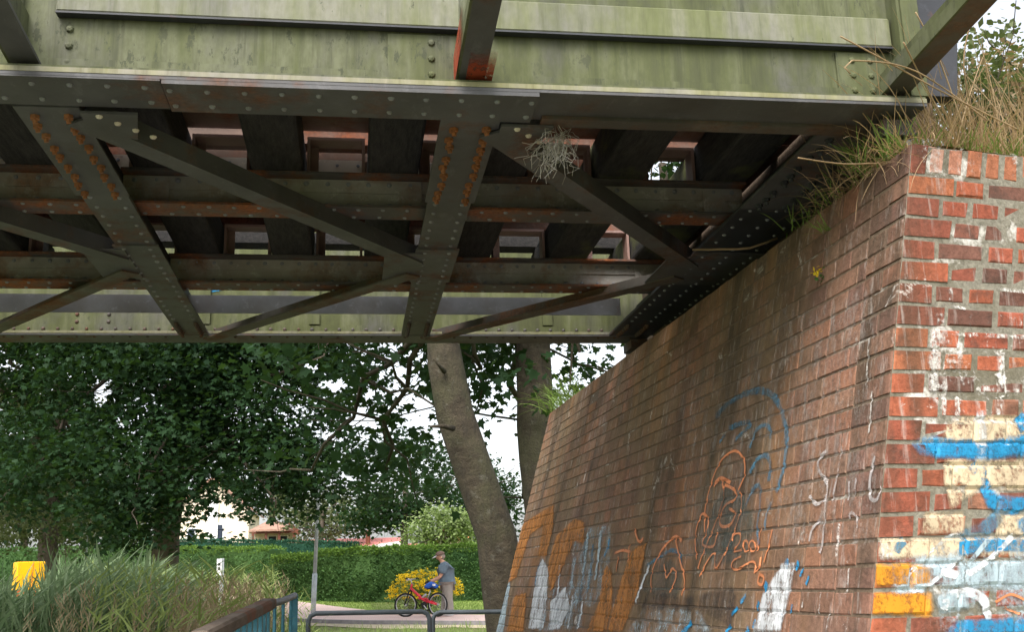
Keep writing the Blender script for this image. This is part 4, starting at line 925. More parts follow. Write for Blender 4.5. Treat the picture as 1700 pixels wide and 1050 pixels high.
# trees behind the hedge
bgspec = [('garden_tree', 675, 52, 0.22, [B(640, 850, 52, 2.2, 2, 1.0), B(700, 830, 52, 2.4, 2, 1.2), B(610, 870, 53, 1.2, 1.4, 0.6), B(760, 800, 55, 1.6, 1.6, 1.5)], 260, 'leaf_maple', 'dark garden tree with thin trunk behind the red roof', 0.2),
          ('pale_shrub_tree', 735, 45, 0.1, [B(735, 878, 45, 1.25, 1.2, 0.8), B(700, 888, 45, 0.7, .8, 0.4), B(775, 880, 45, 0.7, .8, 0.7)], 230, 'leaf_pale', 'pale grey-green bushy tree above the clipped hedge', 0.13),
          ('garden_tree', 535, 60, 0.2, [B(520, 875, 60, 2.0, 1.6, 1.0), B(560, 850, 62, 2.4, 2, 1.4), B(490, 850, 62, 1.4, 1.5, 1.0)], 200, 'leaf_olive', 'mid green tree between the pavilion and the red roof', 0.2),
          ('garden_tree', 805, 60, 0.2, [B(810, 850, 60, 2.0, 2, 2.0), B(830, 800, 60, 1.4, 1.4, 1.6)], 150, 'leaf_dark', 'dark tree directly behind the leaning trunk', 0.2),
          ('backdrop_tree', 200, 88, 0.3, [B(180, 820, 88, 5, 3, 3), B(120, 760, 88, 4, 3, 3), B(230, 870, 88, 4, 3, 1.6)], 380, 'leaf_olive', 'tall olive tree far behind the maple trunk', 0.3),
          ('backdrop_tree', 330, 92, 0.3, [B(310, 800, 92, 4.5, 3, 3), B(300, 740, 92, 4, 3, 3)], 330, 'leaf_dark', 'tall dark tree far behind the cream house', 0.3),
          ('backdrop_tree', 450, 90, 0.3, [B(440, 815, 90, 4, 3, 2.2), B(470, 760, 90, 4, 3, 2.6)], 330, 'leaf_maple', 'tall green tree far behind the porch', 0.3),
          ('backdrop_tree', 40, 80, 0.3, [B(30, 860, 80, 5, 3, 2.2), B(60, 800, 80, 4, 3, 3), B(-40, 780, 80, 4, 3, 3)], 330, 'leaf_maple', 'far green tree low behind the yellow box', 0.28),
          ('garden_tree', 150, 62, 0.25, [B(140, 870, 62, 3.4, 2, 1.4), B(40, 860, 62, 3.0, 2, 1.6), B(240, 860, 62, 2.4, 2, 1.2), B(-30, 830, 62, 2.4, 2, 2.0)], 240, 'leaf_olive', 'far olive tree seen low behind the willow', 0.22)]
for i, (nm, x, Y, tr, bl_, nc, mt, lab, sz) in enumerate(bgspec):
    bx_ = at(x, 940, Y).x; z0 = gz(bx_, Y); top = max(b[2] for b in bl_)
    tree(nm, (bx_, Y, z0), [(bx_, Y, z0), (bx_ - .1, Y, (z0 + top) / 2), (bx_, Y, top)], (tr, tr * 0.5), bl_, nc, 26, LEAF2, sz, mt, 'bark_dark', lab, 'garden trees behind the hedges', seed=50 + i, spread=0.3, limbs=8)
# trees standing on the bank behind the bridge end, right edge
for i, (x, y, Y, rr, mt, lab) in enumerate(((1690, 90, 15, (1.6, 1.3, 0.8), 'leaf_olive', 'grey-green tree on the bank, top right corner'),)):
    p = at(x, y, Y); z0 = bankz(p.x + .5, Y)
    tree('bank_tree', (p.x + .5, Y, z0), [(p.x + .5, Y, z0), (p.x + .4, Y, z0 + 1.5), (p.x + .3, Y, p.z)], (0.16, 0.08), [B(x, y + 45, Y, *rr), B(x + 40, y + 150, Y, 1.6, 1.4, 1.0), B(x - 60, y + 140, Y, 1.0, 1, .7)], 220, 26, LEAF2, 0.12, mt, 'bark_dark', lab, seed=70 + i, spread=0.25, limbs=8)
p = at(1100, 272, 24); z0 = gz(p.x, 24)
tree('far_bank_tree', (p.x, 24, z0), [(p.x, 24, z0), (p.x, 24, 6), (p.x, 24, p.z)], (0.25, 0.1), [(p.x, 24, p.z - .3, 2.2, 1.8, 1.6)], 130, 26, LEAF2, 0.17, 'leaf_maple', 'bark_dark', 'green tree glimpsed through the open frame at the deck', seed=80, spread=0.35, limbs=6)

r = random.Random(44)
for i, (x, y, Y, k, mt, lab) in enumerate(((1605, 150, 4.5, 0.9, 'leaf_olive', 'brownish scrub right behind the girder end'), (1690, 150, 4.8, 1.2, 'seed_straw', 'dry straw coloured scrub at the right picture edge'))):
    p = at(x, y, Y); z0 = bankz(p.x, Y) - .05; sc_ = empty('scrub_bush', (p.x, Y, z0)); tag(sc_, lab, 'bush', 'scrub on the bank')
    pts = crown_points([(0, 0, p.z - z0, .26 * k, .3, .2 * k), (.1, .1, (p.z - z0) * .5, .24 * k, .3, .25)], 90, 22, r, .07)
    v_, f_ = leaves(pts, LEAF1, .05, r, .1); mesh_obj('foliage', v_, f_, M[mt], sc_)
    mb = MB()
    for j in range(14): limb(mb, (r.gauss(0, .05), r.gauss(0, .05), 0), (r.gauss(0, .2), r.gauss(0, .2), (p.z - z0) * r.uniform(.8, 1.35)), .006, .002, r, 4)
    mb.build('stems', M['bark'], sc_)
# hedges: clipped solid with a skin of leaves
def hedge(name, line, hts, depth, matside, mattop, label, seed, n, size=0.06):
    r = random.Random(seed); root = empty(name, (line[0][0], line[0][1], gz(*line[0]))); tag(root, label, 'hedge'); b0 = V(root.location)
    mb = MB(); side = []; top = []
    for (a, b, ha, hb) in zip(line, line[1:], hts, hts[1:]):
        A, Bv = V((a[0], a[1], 0)), V((b[0], b[1], 0)); d = (Bv - A).normalized(); nn = V((d.y, -d.x, 0))
        if nn.y > 0: nn = -nn
        q = []
        for z in (0, 1):
            for (p, h) in ((A, ha), (Bv, hb)):
                for s in (0.06, depth - 0.06): q.append(V((p.x - nn.x * s, p.y - nn.y * s, (gz(p.x, p.y) - 0.02) if z == 0 else h - 0.06)) - b0)
        mb.hexa([q[0], q[2], q[3], q[1], q[4], q[6], q[7], q[5]])
        L = (Bv - A).length; k = int(n * L)
        for _ in range(k):
            t = r.random(); p = A.lerp(Bv, t); h = ha + (hb - ha) * t; z0 = gz(p.x, p.y)
            bump = 0.07 * mnoise.noise(V((p.x * 1.1, p.y * 1.1, h * 2)))
            z = z0 + (h - z0) * r.random(); bb_ = 0.15 * mnoise.noise(V((p.x * 1.3, z * 1.6, seed))) + (abs(r.gauss(0, .09)) if r.random() < .06 else 0)
            q_ = p + nn * (bb_ + r.gauss(0, .02)) ; (top if h - z < .22 + .12 * mnoise.noise(V((p.x * 2, 0, seed))) else side).append((q_.x - b0.x, q_.y - b0.y, z - b0.z))  # upper front leaves join the top list for the painted sunlit rim
        for _ in range(int(k * 0.55)):
            t = r.random(); p = A.lerp(Bv, t); h = ha + (hb - ha) * t; q_ = p - nn * (r.random() ** 1.5 * depth)
            top.append((q_.x - b0.x, q_.y - b0.y, h - b0.z + 0.08 * mnoise.noise(V((q_.x * 1.5, q_.y, seed))) + r.gauss(0, .025) + (r.random() * .18 if r.random() < .03 else 0)))
    mb.build('core', M['leaf_hedge'] if matside != 'leaf_yew' else M['leaf_yew'], root)
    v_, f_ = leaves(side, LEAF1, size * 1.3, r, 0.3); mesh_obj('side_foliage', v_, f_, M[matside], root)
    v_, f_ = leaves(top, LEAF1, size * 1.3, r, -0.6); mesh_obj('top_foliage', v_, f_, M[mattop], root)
    return root
def hx(x, Y): return (at(x, 940, Y).x, Y)
hedge('clipped_hedge', [hx(448, 38.5), hx(520, 38.2), hx(530, 38.0), hx(620, 37.6), hx(700, 37.4), hx(830, 37.0)], [at(448, 927, 38.5).z, at(520, 922, 38.2).z, at(530, 916, 38).z, at(620, 911, 37.6).z, at(700, 909, 37.4).z, at(830, 906, 37).z], 1.3, 'leaf_hedge', 'leaf_hedge_sunlit', 'long clipped green hedge behind the man and the yellow shrub', 3, 1500, 0.075)
hedge('low_hedge', [hx(250, 45), hx(445, 43)], [at(250, 911, 45).z, at(445, 911, 43).z], 1.6, 'leaf_hedge', 'leaf_hedge_sunlit', 'hedge with its sunlit top painted in, left of the lamp post', 5, 900, 0.08)
hedge('yew_hedge', [hx(230, 58), hx(588, 54)], [at(230, 897, 58).z, at(588, 902, 54).z], 1.2, 'leaf_yew', 'leaf_yew', 'dark bluish green hedge in front of the cream house', 7, 800, 0.09)
hedge('boundary_hedge', [hx(-60, 48), hx(240, 47)], [at(-60, 915, 48).z, at(240, 908, 47).z], 1.4, 'leaf_hedge', 'leaf_hedge', 'low shadowy hedge behind the yellow box and willow', 9, 700, 0.09)

# ------------------------------------------------------------------ house, pavilion, shed
def tri_prism(pts_front, dy):
    mb = MB(); n = len(pts_front); mb.v = [V(p) for p in pts_front] + [V(p) + V((0, dy, 0)) for p in pts_front]
    mb.f = [tuple(range(n)), tuple(reversed(range(n, 2 * n)))] + [(i, i + n, (i + 1) % n + n, (i + 1) % n) for i in range(n)]
    return mb
YH = 72
h0 = at(285, 905, YH); h1 = at(412, 905, YH); zt = at(340, 848, YH).z; zg = gz(h0.x, YH)
house = empty('cream_house', (h0.x, YH, zg)); tag(house, 'cream rendered house with small windows above the yew hedge', 'house'); hb = V(house.location)
W_ = h1.x - h0.x
tri_prism([(0, 0, 0), (W_, 0, 0), (W_, 0, zt - zg), (W_ / 2, 0, zt - zg + 1.9), (0, 0, zt - zg)], 8).build('wall', M['plaster'], house)
tp = zt - zg
rf = MB(); rf.hexa([(-.3, -.3, tp - .15), (W_ / 2, -.3, tp + 1.92), (W_ / 2, 8.3, tp + 1.92), (-.3, 8.3, tp - .15), (-.3, -.3, tp), (W_ / 2, -.3, tp + 2.08), (W_ / 2, 8.3, tp + 2.08), (-.3, 8.3, tp)]).hexa([(W_ + .3, -.3, tp - .15), (W_ / 2 + .002, -.3, tp + 1.92), (W_ / 2 + .002, 8.3, tp + 1.92), (W_ + .3, 8.3, tp - .15), (W_ + .3, -.3, tp), (W_ / 2 + .002, -.3, tp + 2.08), (W_ / 2 + .002, 8.3, tp + 2.08), (W_ + .3, 8.3, tp)]).build('roof', M['tile_brown'], house)
pw = at(348, 880, YH).x - hb.x; MB().box(pw - .15, pw + .5, -.12, -.002, 0, tp + .6).build('pilaster', M['plaster_white'], house)
for (x, y, ww, hh) in ((365, 876, .17, .3), (365, 889, .17, .6), (318, 886, .2, .5)):
    c = at(x, y, YH) - hb; wdw = MB().box(c.x - ww - .1, c.x + ww + .1, -.05, -.003, c.z - hh / 2 - .1, c.z + hh / 2 + .1).build('window', M['plaster_white'], house)
    MB().box(c.x - ww, c.x + ww, -.06, -.052, c.z - hh / 2, c.z + hh / 2).build('pane', M['glass_dark'], wdw)
YP = 66
c0 = at(455, 898, YP); zg = gz(c0.x, YP); pav = empty('porch_pavilion', (c0.x, YP, zg)); tag(pav, 'porch with brown hipped roof on dark posts beside the cream house', 'pavilion')
hl, hr_ = at(418, 880, YP).x - c0.x, at(489, 880, YP).x - c0.x; ze = at(455, 880, YP).z - zg; zp = at(455, 860, YP).z - zg
MB().box(hl, hr_, 2.0, 2.3, 0, ze).build('wall', M['plaster'], pav)
ap = V(((hl + hr_) / 2 - .15, 1.1, zp)); mb = MB()
ring = [(hl - .25, .6, ze), (hl + .35, -.25, ze), (hr_ - .35, -.25, ze), (hr_ + .25, .6, ze), (hr_ + .25, 2.6, ze), (hl - .25, 2.6, ze)]
mb.v = [V(p) for p in ring] + [V(p) - V((0, 0, .1)) for p in ring] + [ap, ap + V((.3, 0.3, 0))]
for i in range(6): mb.f.append((i, (i + 1) % 6, 12)); mb.f.append((i + 6, (i + 1) % 6 + 6, (i + 1) % 6, i))
mb.f.append(tuple(reversed(range(6, 12)))); mb.build('roof', M['tile_brown'], pav)
for x in (hl, hl + .75, hr_ - .95, hr_ - .1): MB().box(x, x + .14, 0, .14, 0, ze - .1).build('post', M['timber_brown'], pav)
MB().box(hl, hr_, .02, .12, ze - .22, ze - .1005).build('beam', M['timber_brown'], pav)
for x in (hl + 1.05, hr_ - .75):
    wd_ = MB().box(x - .3, x + .3, 1.95, 1.997, ze - .85, ze - .25).build('window', M['plaster_white'], pav); MB().box(x - .22, x + .22, 1.94, 1.949, ze - .78, ze - .32).build('pane', M['glass_dark'], wd_)
a, b = at(474, 862, YP - .5) - V(pav.location), at(498, 888, YP - .5) - V(pav.location); MB().bar(a, b, .1, .22).build('bargeboard', M['timber_brown'], pav)
YSH = 61
a = at(490, 915, YSH); zg = gz(a.x, YSH); shed = empty('garden_shed', (a.x, YSH, zg)); tag(shed, 'low shed with sloping red roof and white fascia behind the hedge', 'shed'); sb = V(shed.location)
p = [at(492, 897, YSH + 5) - sb, at(674, 893, YSH + 3) - sb, at(674, 899, YSH - 1) - sb, at(588, 912, YSH - 2.5) - sb, at(492, 908, YSH - 1) - sb]
mb = MB(); mb.v = p + [q + V((0, 0, -.06)) for q in p]; n = len(p); mb.f = [tuple(reversed(range(n))), tuple(range(n, 2 * n))] + [(i, (i + 1) % n, (i + 1) % n + n, i + n) for i in range(n)]; mb.build('roof', M['roof_red'], shed)
mb = MB(); mb.bar(p[2] + V((0, -.05, -.13)), p[3] + V((0, -.05, -.13)), .04, .34); mb.bar(p[3] + V((0, -.04, -.12)), p[4] + V((0, -.05, -.12)), .04, .2); mb.build('fascia', M['plaster_white'], shed)
mb = MB(); z_ = min(p[3].z, p[2].z) - .3; mb.hexa([(p[4].x + .3, p[4].y + .5, 0), (p[3].x, p[3].y + .5, 0), (p[2].x - .2, p[2].y + .4, 0), (p[0].x + .3, p[0].y - .3, 0), (p[4].x + .3, p[4].y + .5, z_), (p[3].x, p[3].y + .5, z_), (p[2].x - .2, p[2].y + .4, z_), (p[0].x + .3, p[0].y - .3, z_)]); mb.build('wall', M['shed_wall'], shed)
c = at(611, 905, YSH - .5) - sb; MB().tube([c + V((0, 0, -.3)), c + V((0, 0, .65))], 0.13, 10).tube([c + V((0, 0, .65)), c + V((0, 0, .75))], 0.17, 10).build('flue_pipe', M['timber_brown'], shed)
a = at(672, 900, 58); zg = gz(a.x, 58); an = empty('red_roofed_annex', (a.x, 58, zg)); tag(an, 'small flat annex with thin red roof edge right of the shed', 'shed'); e_ = at(735, 905, 58); wd = e_.x - a.x; hz_ = at(700, 903, 58).z - zg
MB().box(0, wd, .2, 3, 0, hz_ - .2).build('wall', M['shed_wall'], an); MB().box(-.1, wd + .1, 0, 3.2, hz_ - .199, hz_).build('roof', M['roof_red'], an)
a = at(738, 897, 80); zg = gz(a.x, 80); fh = empty('orange_roofed_house', (a.x, 80, zg)); tag(fh, 'distant house with orange tiled roof glimpsed behind the pale tree', 'house'); e_ = at(775, 897, 80); wd = e_.x - a.x; ze = at(750, 897, 80).z - zg
MB().box(0, wd, 0, 5, 0, ze).build('wall', M['plaster'], fh); MB().hexa([(-.3, -.4, ze), (wd + .3, -.4, ze), (wd + .3, 5.4, ze), (-.3, 5.4, ze), (0.2, 2.2, ze + 1.3), (wd - .2, 2.2, ze + 1.3), (wd - .2, 2.6, ze + 1.3), (.2, 2.6, ze + 1.3)]).build('roof', M['roof_orange'], fh)

# ------------------------------------------------------------------ posts, signs, railings
def lamp_post(x0, y0, x1, y1, Y, rad, label):
    a, b = at(x0, y0, Y), at(x1, y1, Y); z0 = gz(a.x, Y); r0 = empty('lamp_post', (a.x, Y, z0)); tag(r0, label, 'post', 'lamp posts by the path'); d = (b - a); bb_ = V((0, 0, 0)); top = V((d.x / d.z * 5.2, 0, 5.2))
    MB().tube([bb_, top * .22], rad * 1.35, 10).build('base_sleeve', M['galv'], r0, True); MB().tube([top * .22, top], [rad, rad * .75], 10).build('shaft', M['galv'], r0, True)
    mb = MB(); mb.tube([top, top + V((0, -.3, .12)), top + V((0, -.8, .15))], 0.03, 6); mb.hexa([top + V(q) for q in ((-.1, -1.3, .1), (.1, -1.3, .1), (.12, -.75, .1), (-.12, -.75, .1), (-.06, -1.25, .2), (.06, -1.25, .2), (.08, -.8, .22), (-.08, -.8, .22))]); mb.build('lantern', M['post_grey'], r0)
lamp_post(520, 990, 526, 855, 31, 0.052, 'grey metal lamp post in front of the clipped hedge')
lamp_post(145, 935, 147, 862, 34, 0.045, 'thin grey lamp post in front of the willow')
# yellow cabinet
yb = at(45, 990, 18); z0 = gz(yb.x, 18); cab = empty('yellow_cabinet', (yb.x, 18, z0), 0.45); tag(cab, 'bright yellow box on an orange foot among the reeds', 'box')
zc0, zc1 = at(45, 981, 18).z - z0, at(45, 934, 18).z - z0
o = MB().box(-.2, .2, -.17, .17, zc0, zc1).build('housing', M['yellow_box'], cab); o.modifiers.new('b', 'BEVEL').width = 0.012
MB().box(-.19, .19, -.16, .16, zc0 - .14, zc0 - .002).build('foot_band', M['orange_red'], cab); MB().box(-.05, .05, -.05, .05, 0, zc0 - .142).build('post', M['post_grey'], cab)
MB().box(.02, .028, -.174, -.1703, zc0 + .01, zc1 - .01).build('door_seam', M['orange_red'], cab)
MB().box(-.03, .0, -.178, -.1705, zc0 + .2, zc0 + .3).build('latch', M['yellow_box'], cab)
# marker post with a small plate
mp = at(367, 990, 13); z0 = gz(mp.x, 13); mk_ = empty('marker_post', (mp.x, 13, z0)); tag(mk_, 'short grey marker post with narrow white plate among the weeds', 'post')
zt_ = at(367, 928, 13).z - z0; MB().bar((0, 0, 0), (0, 0, zt_), .045, .045).build('post', M['post_grey'], mk_); pl_ = MB().box(-.055, .0, -.033, -.0235, zt_ - .19, zt_ - .005).build('plate', M['sign_white'], mk_)
MB().box(-.04, -.015, -.037, -.0335, zt_ - .08, zt_ - .05).box(-.04, -.015, -.037, -.0335, zt_ - .13, zt_ - .1).build('print_marks', M['print_black'], pl_)
# steel tube barriers
def hoop(x0, x1, yt, Y, label, dz=0.0):
    a, b = at(x0, yt, Y), at(x1, yt - dz, Y); r0 = empty('tube_barrier', (a.x, Y, gz(a.x, Y))); tag(r0, label, 'barrier', 'tube barriers across the path'); o0 = V(r0.location); rr = .0195
    A, B_ = a - o0, b - o0; c = 0.06; zb_ = -0.1
    pts = [V((A.x, 0, zb_)), V((A.x, 0, A.z - c)), V((A.x + c * .3, 0, A.z - c * .3)), V((A.x + c, 0, A.z)), V((B_.x - c, 0, B_.z)), V((B_.x - c * .3, 0, B_.z - c * .3)), V((B_.x, 0, B_.z - c)), V((B_.x, 0, zb_))]
    MB().tube(pts, rr, 10).build('hoop', M['tube_grey'], r0, True)
    for P_ in (A, B_): MB().tube([V((P_.x, 0, -.02)), V((P_.x, 0, .03))], rr * 2.2, 12).build('foot_collar', M['tube_grey'], r0, True)
hoop(512, 713, 1020, 9.0, 'longer grey tube barrier beside the teal railing', 4)
hoop(718.5, 872, 1018, 9.72, 'grey tube barrier running behind the brick wall end', 2)
# teal railing with an old timber handrail, running towards the viewer
tr_ = empty('teal_railing', (-0.42, 8.0, gz(-0.4, 8))); tag(tr_, 'teal steel railing with weathered timber handrail in the foreground', 'railing'); t0 = V(tr_.location)
pE = at(489, 990, 7.6); pJ = at(447, 1003, 6.6); pN = at(330, 1062, 4.6)
def loc(p): return V(p) - t0
MB().bar(loc(pJ), loc(pN), .085, .06).build('handrail', M['old_wood'], tr_).modifiers.new('b', 'BEVEL').width = 0.012
MB().tube(catmull([tuple(loc(pJ)), tuple(loc(at(465, 1000, 7.0))), tuple(loc(at(480, 994, 7.3))), tuple(loc(pE))], .05), .022, 8).build('curved_end', M['gray_rail'], tr_, True)
MB().bar(V((loc(pE).x, loc(pE).y, 0)), loc(pE) + V((0, 0, .01)), .045, .045, up=(0, 1, 0)).build('post', M['teal_paint'], tr_)
for t in (0.1, .3, .5): q = pE.lerp(pJ, t * 1.6); MB().tube([loc((q.x, q.y, gz(q.x, q.y))), loc(q) - V((0, 0, .02))], .011, 6).build('baluster', M['teal_paint'], tr_)
d_ = (pN - pJ)
for t in (0.02, .09, .16): q = pJ.lerp(pN, t); MB().bar(loc((q.x, q.y, gz(q.x, q.y))), loc(q) - V((0, 0, .04)), .09, .02, up=(1, 0, 0)).build('slat', M['teal_paint'], tr_)
for t in [.25 + .09 * i for i in range(9)]: q = pJ.lerp(pN, t); MB().bar(loc((q.x, q.y, gz(q.x, q.y))), loc(q) - V((0, 0, .04)), .09, .02, up=(1, 0, 0)).build('slat', M['teal_paint'], tr_)
MB().tube([loc(pE) - V((0, 0, .28)), loc(pJ) - V((0, 0, .28)), loc(pN) - V((0, 0, .28))], .013, 6).build('cross_rail', M['teal_paint'], tr_)

# ------------------------------------------------------------------ reeds, weeds, grasses
def blade(vs_, fs_, base, direction, length, wd, bend, r, seg=5):
    p = V(base); d = V(direction).normalized(); sd_ = d.cross(V((r.gauss(0, .4), r.gauss(0, .4), 1)));
    if sd_.length < 1e-3: sd_ = V((1, 0, 0))
    sd_.normalize(); b = len(vs_); st = length / seg; bd = V(bend)
    for i in range(seg + 1):
        t = i / seg; ww = wd * (0.6 + 0.8 * t) * (1 - t) ** 0.6 + 0.0006
        vs_.append(p + sd_ * ww / 2); vs_.append(p - sd_ * ww / 2); p = p + d * st; d = (d + bd * (st * (0.5 + 1.2 * t))).normalized()
    for i in range(seg): fs_.append((b + 2 * i, b + 2 * i + 1, b + 2 * i + 3, b + 2 * i + 2))
def mass(name, mat, fn, label, cat='reeds'):
    vs_ = []; fs_ = []; fn(vs_, fs_); return tag(mesh_obj(name, vs_, fs_, M[mat]), label, cat, kind='stuff')
r = random.Random(77)
def reed_fn(vs_, fs_):
    for _ in range(3000):
        Y = r.uniform(8.2, 15); x = r.uniform(-60, 255 + 60 * r.random()); topy = 975 + 18 * mnoise.noise(V((x * .02, Y, 0))) + (0 if x > 75 else 40) + 85 * r.random() ** 1.5
        tp_ = at(x, topy, Y); z0 = gz(tp_.x, Y); h = tp_.z - z0; 
        if h < 0.2: continue
        base = V((tp_.x - 0.25 * h * .5, Y, z0)); n = 7
        for i in range(n):
            t = 0.3 + 0.7 * i / (n - 1); p = base.lerp(tp_, t); s = r.choice((-.35, 1, 1))
            blade(vs_, fs_, p, (0.7 * s + r.gauss(0, .25), r.gauss(0, .4), 0.8), r.uniform(.2, .45), r.uniform(.016, .034), (1.3, 0, -0.7), r)
mass('reeds', 'reed_leaf', reed_fn, 'blue-green reeds blown over to the right in the lower left')
def weed_fn(vs_, fs_):
    for _ in range(1500):
        Y = r.uniform(6.5, 17); x = r.uniform(150, 520); lim = 958 + 24 * mnoise.noise(V((x * .03, Y * .7, 3))) if x < 460 else 995
        topy = lim + 95 * r.random() ** 1.6; tp_ = at(x, topy, Y); z0 = gz(tp_.x, Y); h = tp_.z - z0
        if h < 0.15 or (x > 470 and r.random() < .7): continue
        base = V((tp_.x + r.gauss(0, .05), Y, z0)); n = 6
        for i in range(n):
            p = base.lerp(tp_, 0.25 + 0.75 * i / (n - 1)); a = r.uniform(0, 6.28); blade(vs_, fs_, p, (math.cos(a) + .25, math.sin(a), 0.8), r.uniform(.07, .24), r.uniform(.006, .02), (0.5, 0, -2.0), r, 4)
mass('weeds', 'weed_leaf', weed_fn, 'yellow-green leafy weeds around the marker post', 'weeds')
def seed_fn(vs_, fs_):
    for _ in range(800):
        Y = r.uniform(7, 16); c = r.choice((130, 300, 330, 270, 400, 420)); x = r.gauss(c, 40); topy = (955 if x > 75 else 990) + 60 * r.random() + 10 * mnoise.noise(V((x * .05, Y, 7)))
        if x > 480: continue
        tp_ = at(x, topy, Y); z0 = gz(tp_.x, Y)
        if tp_.z - z0 < .2: continue
        base = V((tp_.x - .05, Y, z0)); d = (tp_ - base); blade(vs_, fs_, base, d, d.length, .006, (.15, 0, 0), r, 3)
        for i in range(12): p = base.lerp(tp_, .74 + .26 * i / 12); a = r.uniform(0, 6.28); blade(vs_, fs_, p, (math.cos(a) * .7, math.sin(a) * .7, 1), r.uniform(.04, .1), .008, (.5, 0, -1), r, 2)
mass('seeding_grass', 'seed_straw', seed_fn, 'brown feathery seed heads of tall grass', 'grass')
def verge_fn(vs_, fs_):
    for _ in range(9000):
        Y = r.uniform(7.5, 25.5); x = r.uniform(-1.2, 4.6); 
        if x > 1.15 and Y < 9.6: continue
        if Y > 22 and r.random() < .5: continue
        blade(vs_, fs_, (x, Y, gz(x, Y)), (r.gauss(0, .3), r.gauss(0, .3), 1), r.uniform(.06, .24) * (1.3 if r.random() < .1 else .8), .011, (r.gauss(0, 1.2), 0, -1.5), r, 3)
mass('verge_grass', 'grass_green', verge_fn, 'short rough grass between the barriers and the path', 'grass')
def lawn_fn(vs_, fs_):
    for _ in range(9000):
        x = r.uniform(-2.5, 6); Y = r.uniform(29.5, 37.6)
        if any(False for _ in ()): continue
        i = min(range(60), key=lambda k: abs(FE[k][0] - x))
        if Y < FE[i][1] + .1: continue
        blade(vs_, fs_, (x, Y, gz(x, Y)), (r.gauss(0, .3), r.gauss(0, .3), 1), r.uniform(.04, .09), .02, (r.gauss(0, 1), 0, -1), r, 2)
mass('lawn_grass', 'grass_green', lawn_fn, 'mown lawn grass in front of the clipped hedge', 'grass')
# grass and dry stalks on top of the wall
def tuft(vs_, fs_, c, n, lmin, lmax, out, r, spread=.05, wd=.005, up=.8, bend=-4):
    for _ in range(n):
        p = V(c) + V((r.gauss(0, spread), r.gauss(0, spread), 0)); d = V(out) + V((r.gauss(0, .5), r.gauss(0, .5), up + r.gauss(0, .3)))
        blade(vs_, fs_, p, d, r.uniform(lmin, lmax), wd * r.uniform(.7, 1.3), V((out[0] * .6, out[1] * .6, bend)) , r, 5)
r = random.Random(5)
def wallgreen(vs_, fs_):
    for i in range(26): tuft(vs_, fs_, FW(0.05 + i * .055, -.01, -.12), 14, .05, .17, (-.2, -.5, 0), r, .05, .005)
    for s in (.1, .16, .25, .35, .6, .9): tuft(vs_, fs_, LW(s, 0, -.03), 22, .06, .2, (-.6, -.3, 0), r, .04, .005, .9)
    tuft(vs_, fs_, at(1440, 278, 3.62), 50, .06, .17, (-.7, -.2, 0), r, .03, .005, .9); tuft(vs_, fs_, LW(.62, .12, .0), 24, .05, .14, (-.7, -.2, 0), r, .02, .004, .5)
    for s in (5.4, 5.6, 5.8, 6.0, 6.15): tuft(vs_, fs_, LW(s, 0, -.05), 45, .1, .35, (-.5, -.2, 0), r, .08, .008, .8)
    for i in range(70): x = r.uniform(2.2, 4.5); y = r.uniform(3.5, 5.5); tuft(vs_, fs_, (x, y + .157 * (x - 2), bankz(x, y)), 10, .1, .3, (0, -.4, 0), r, .08, .007)
mass('wall_top_grass', 'grass_green', wallgreen, 'green grass tufts sprouting along the wall top', 'grass')
def walldry(vs_, fs_):
    for i in range(45): tuft(vs_, fs_, FW(0.02 + i * .028, -.01, -r.uniform(.04, .3)), 16, .08, .3, (-.15, -.5, 0), r, .06, .003, .8, -3)
    for s in (.05, .12, .2, .3, .42, .55, .7): tuft(vs_, fs_, LW(s, 0.01, -.01), 26, .08, .28, (-.5, -.35, -.2), r, .05, .003, .3, -5)
    for i in range(420):
        p = FW(r.uniform(.05, .9), -.02, -r.uniform(.06, .6)); blade(vs_, fs_, p, (r.gauss(-.25, .35), r.gauss(-.25, .2), 1), r.uniform(.2, .55), .0045, (r.gauss(-.8, .9), -.3, -.9), r, 6)
    for i in range(60): x = r.uniform(2.2, 4.5); y = r.uniform(3.6, 5.5); tuft(vs_, fs_, (x, y + .157 * (x - 2), bankz(x, y)), 9, .2, .5, (-.1, -.3, 0), r, .08, .005, 1.2, -1.5)
mass('dry_stalks', 'dry_grass', walldry, 'dry straw coloured stalks leaning over the brick corner', 'grass')
mb = MB()
for a in ([(1690, 215, 3.3), (1560, 150, 3.15), (1460, 95, 3.05), (1395, 60, 3.0)], [(1640, 200, 3.3), (1520, 118, 3.1), (1415, 100, 3.0), (1402, 112, 3.0), (1412, 122, 3.0)], [(1600, 215, 3.3), (1560, 100, 3.2), (1520, 20, 3.1)], [(1575, 215, 3.3), (1530, 130, 3.2), (1500, 70, 3.1)], [(1620, 210, 3.3), (1600, 110, 3.2), (1610, 40, 3.2)], [(1480, 270, 3.5), (1400, 272, 3.3), (1325, 262, 3.2)]):
    mb.tube(catmull([tuple(at(*p)) for p in a], .03), 0.0028, 5)
tag(mb.build('bent_stalks', M['dry_grass'], None, True), 'long bent dry stalks arching in front of the girder end', 'stalks', kind='stuff')
mb = MB(); mb.tube(catmull([tuple(at(1150, 415, 4.9)), tuple(at(1200, 414, 4.8)), tuple(at(1245, 412, 4.75)), tuple(at(1290, 396, 4.75))], .05), .006, 5); tag(mb.build('twig', M['dry_grass'], None, True), 'thin brown twig poking out from the wall top under the bridge', 'twig')
r = random.Random(8); s_, h_ = solve(LW, 1361, 452, .7, .4); fl = empty('wall_flower', LW(s_, h_, .004)); tag(fl, 'small yellow flower growing out of the brick joint', 'flower')
v_, f_ = leaves([(r.gauss(-.012, .006), r.gauss(0, .009), r.gauss(0, .006)) for _ in range(14)], LEAF2, .022, r, 0); mesh_obj('petals', v_, f_, M['flower_yellow'], fl)
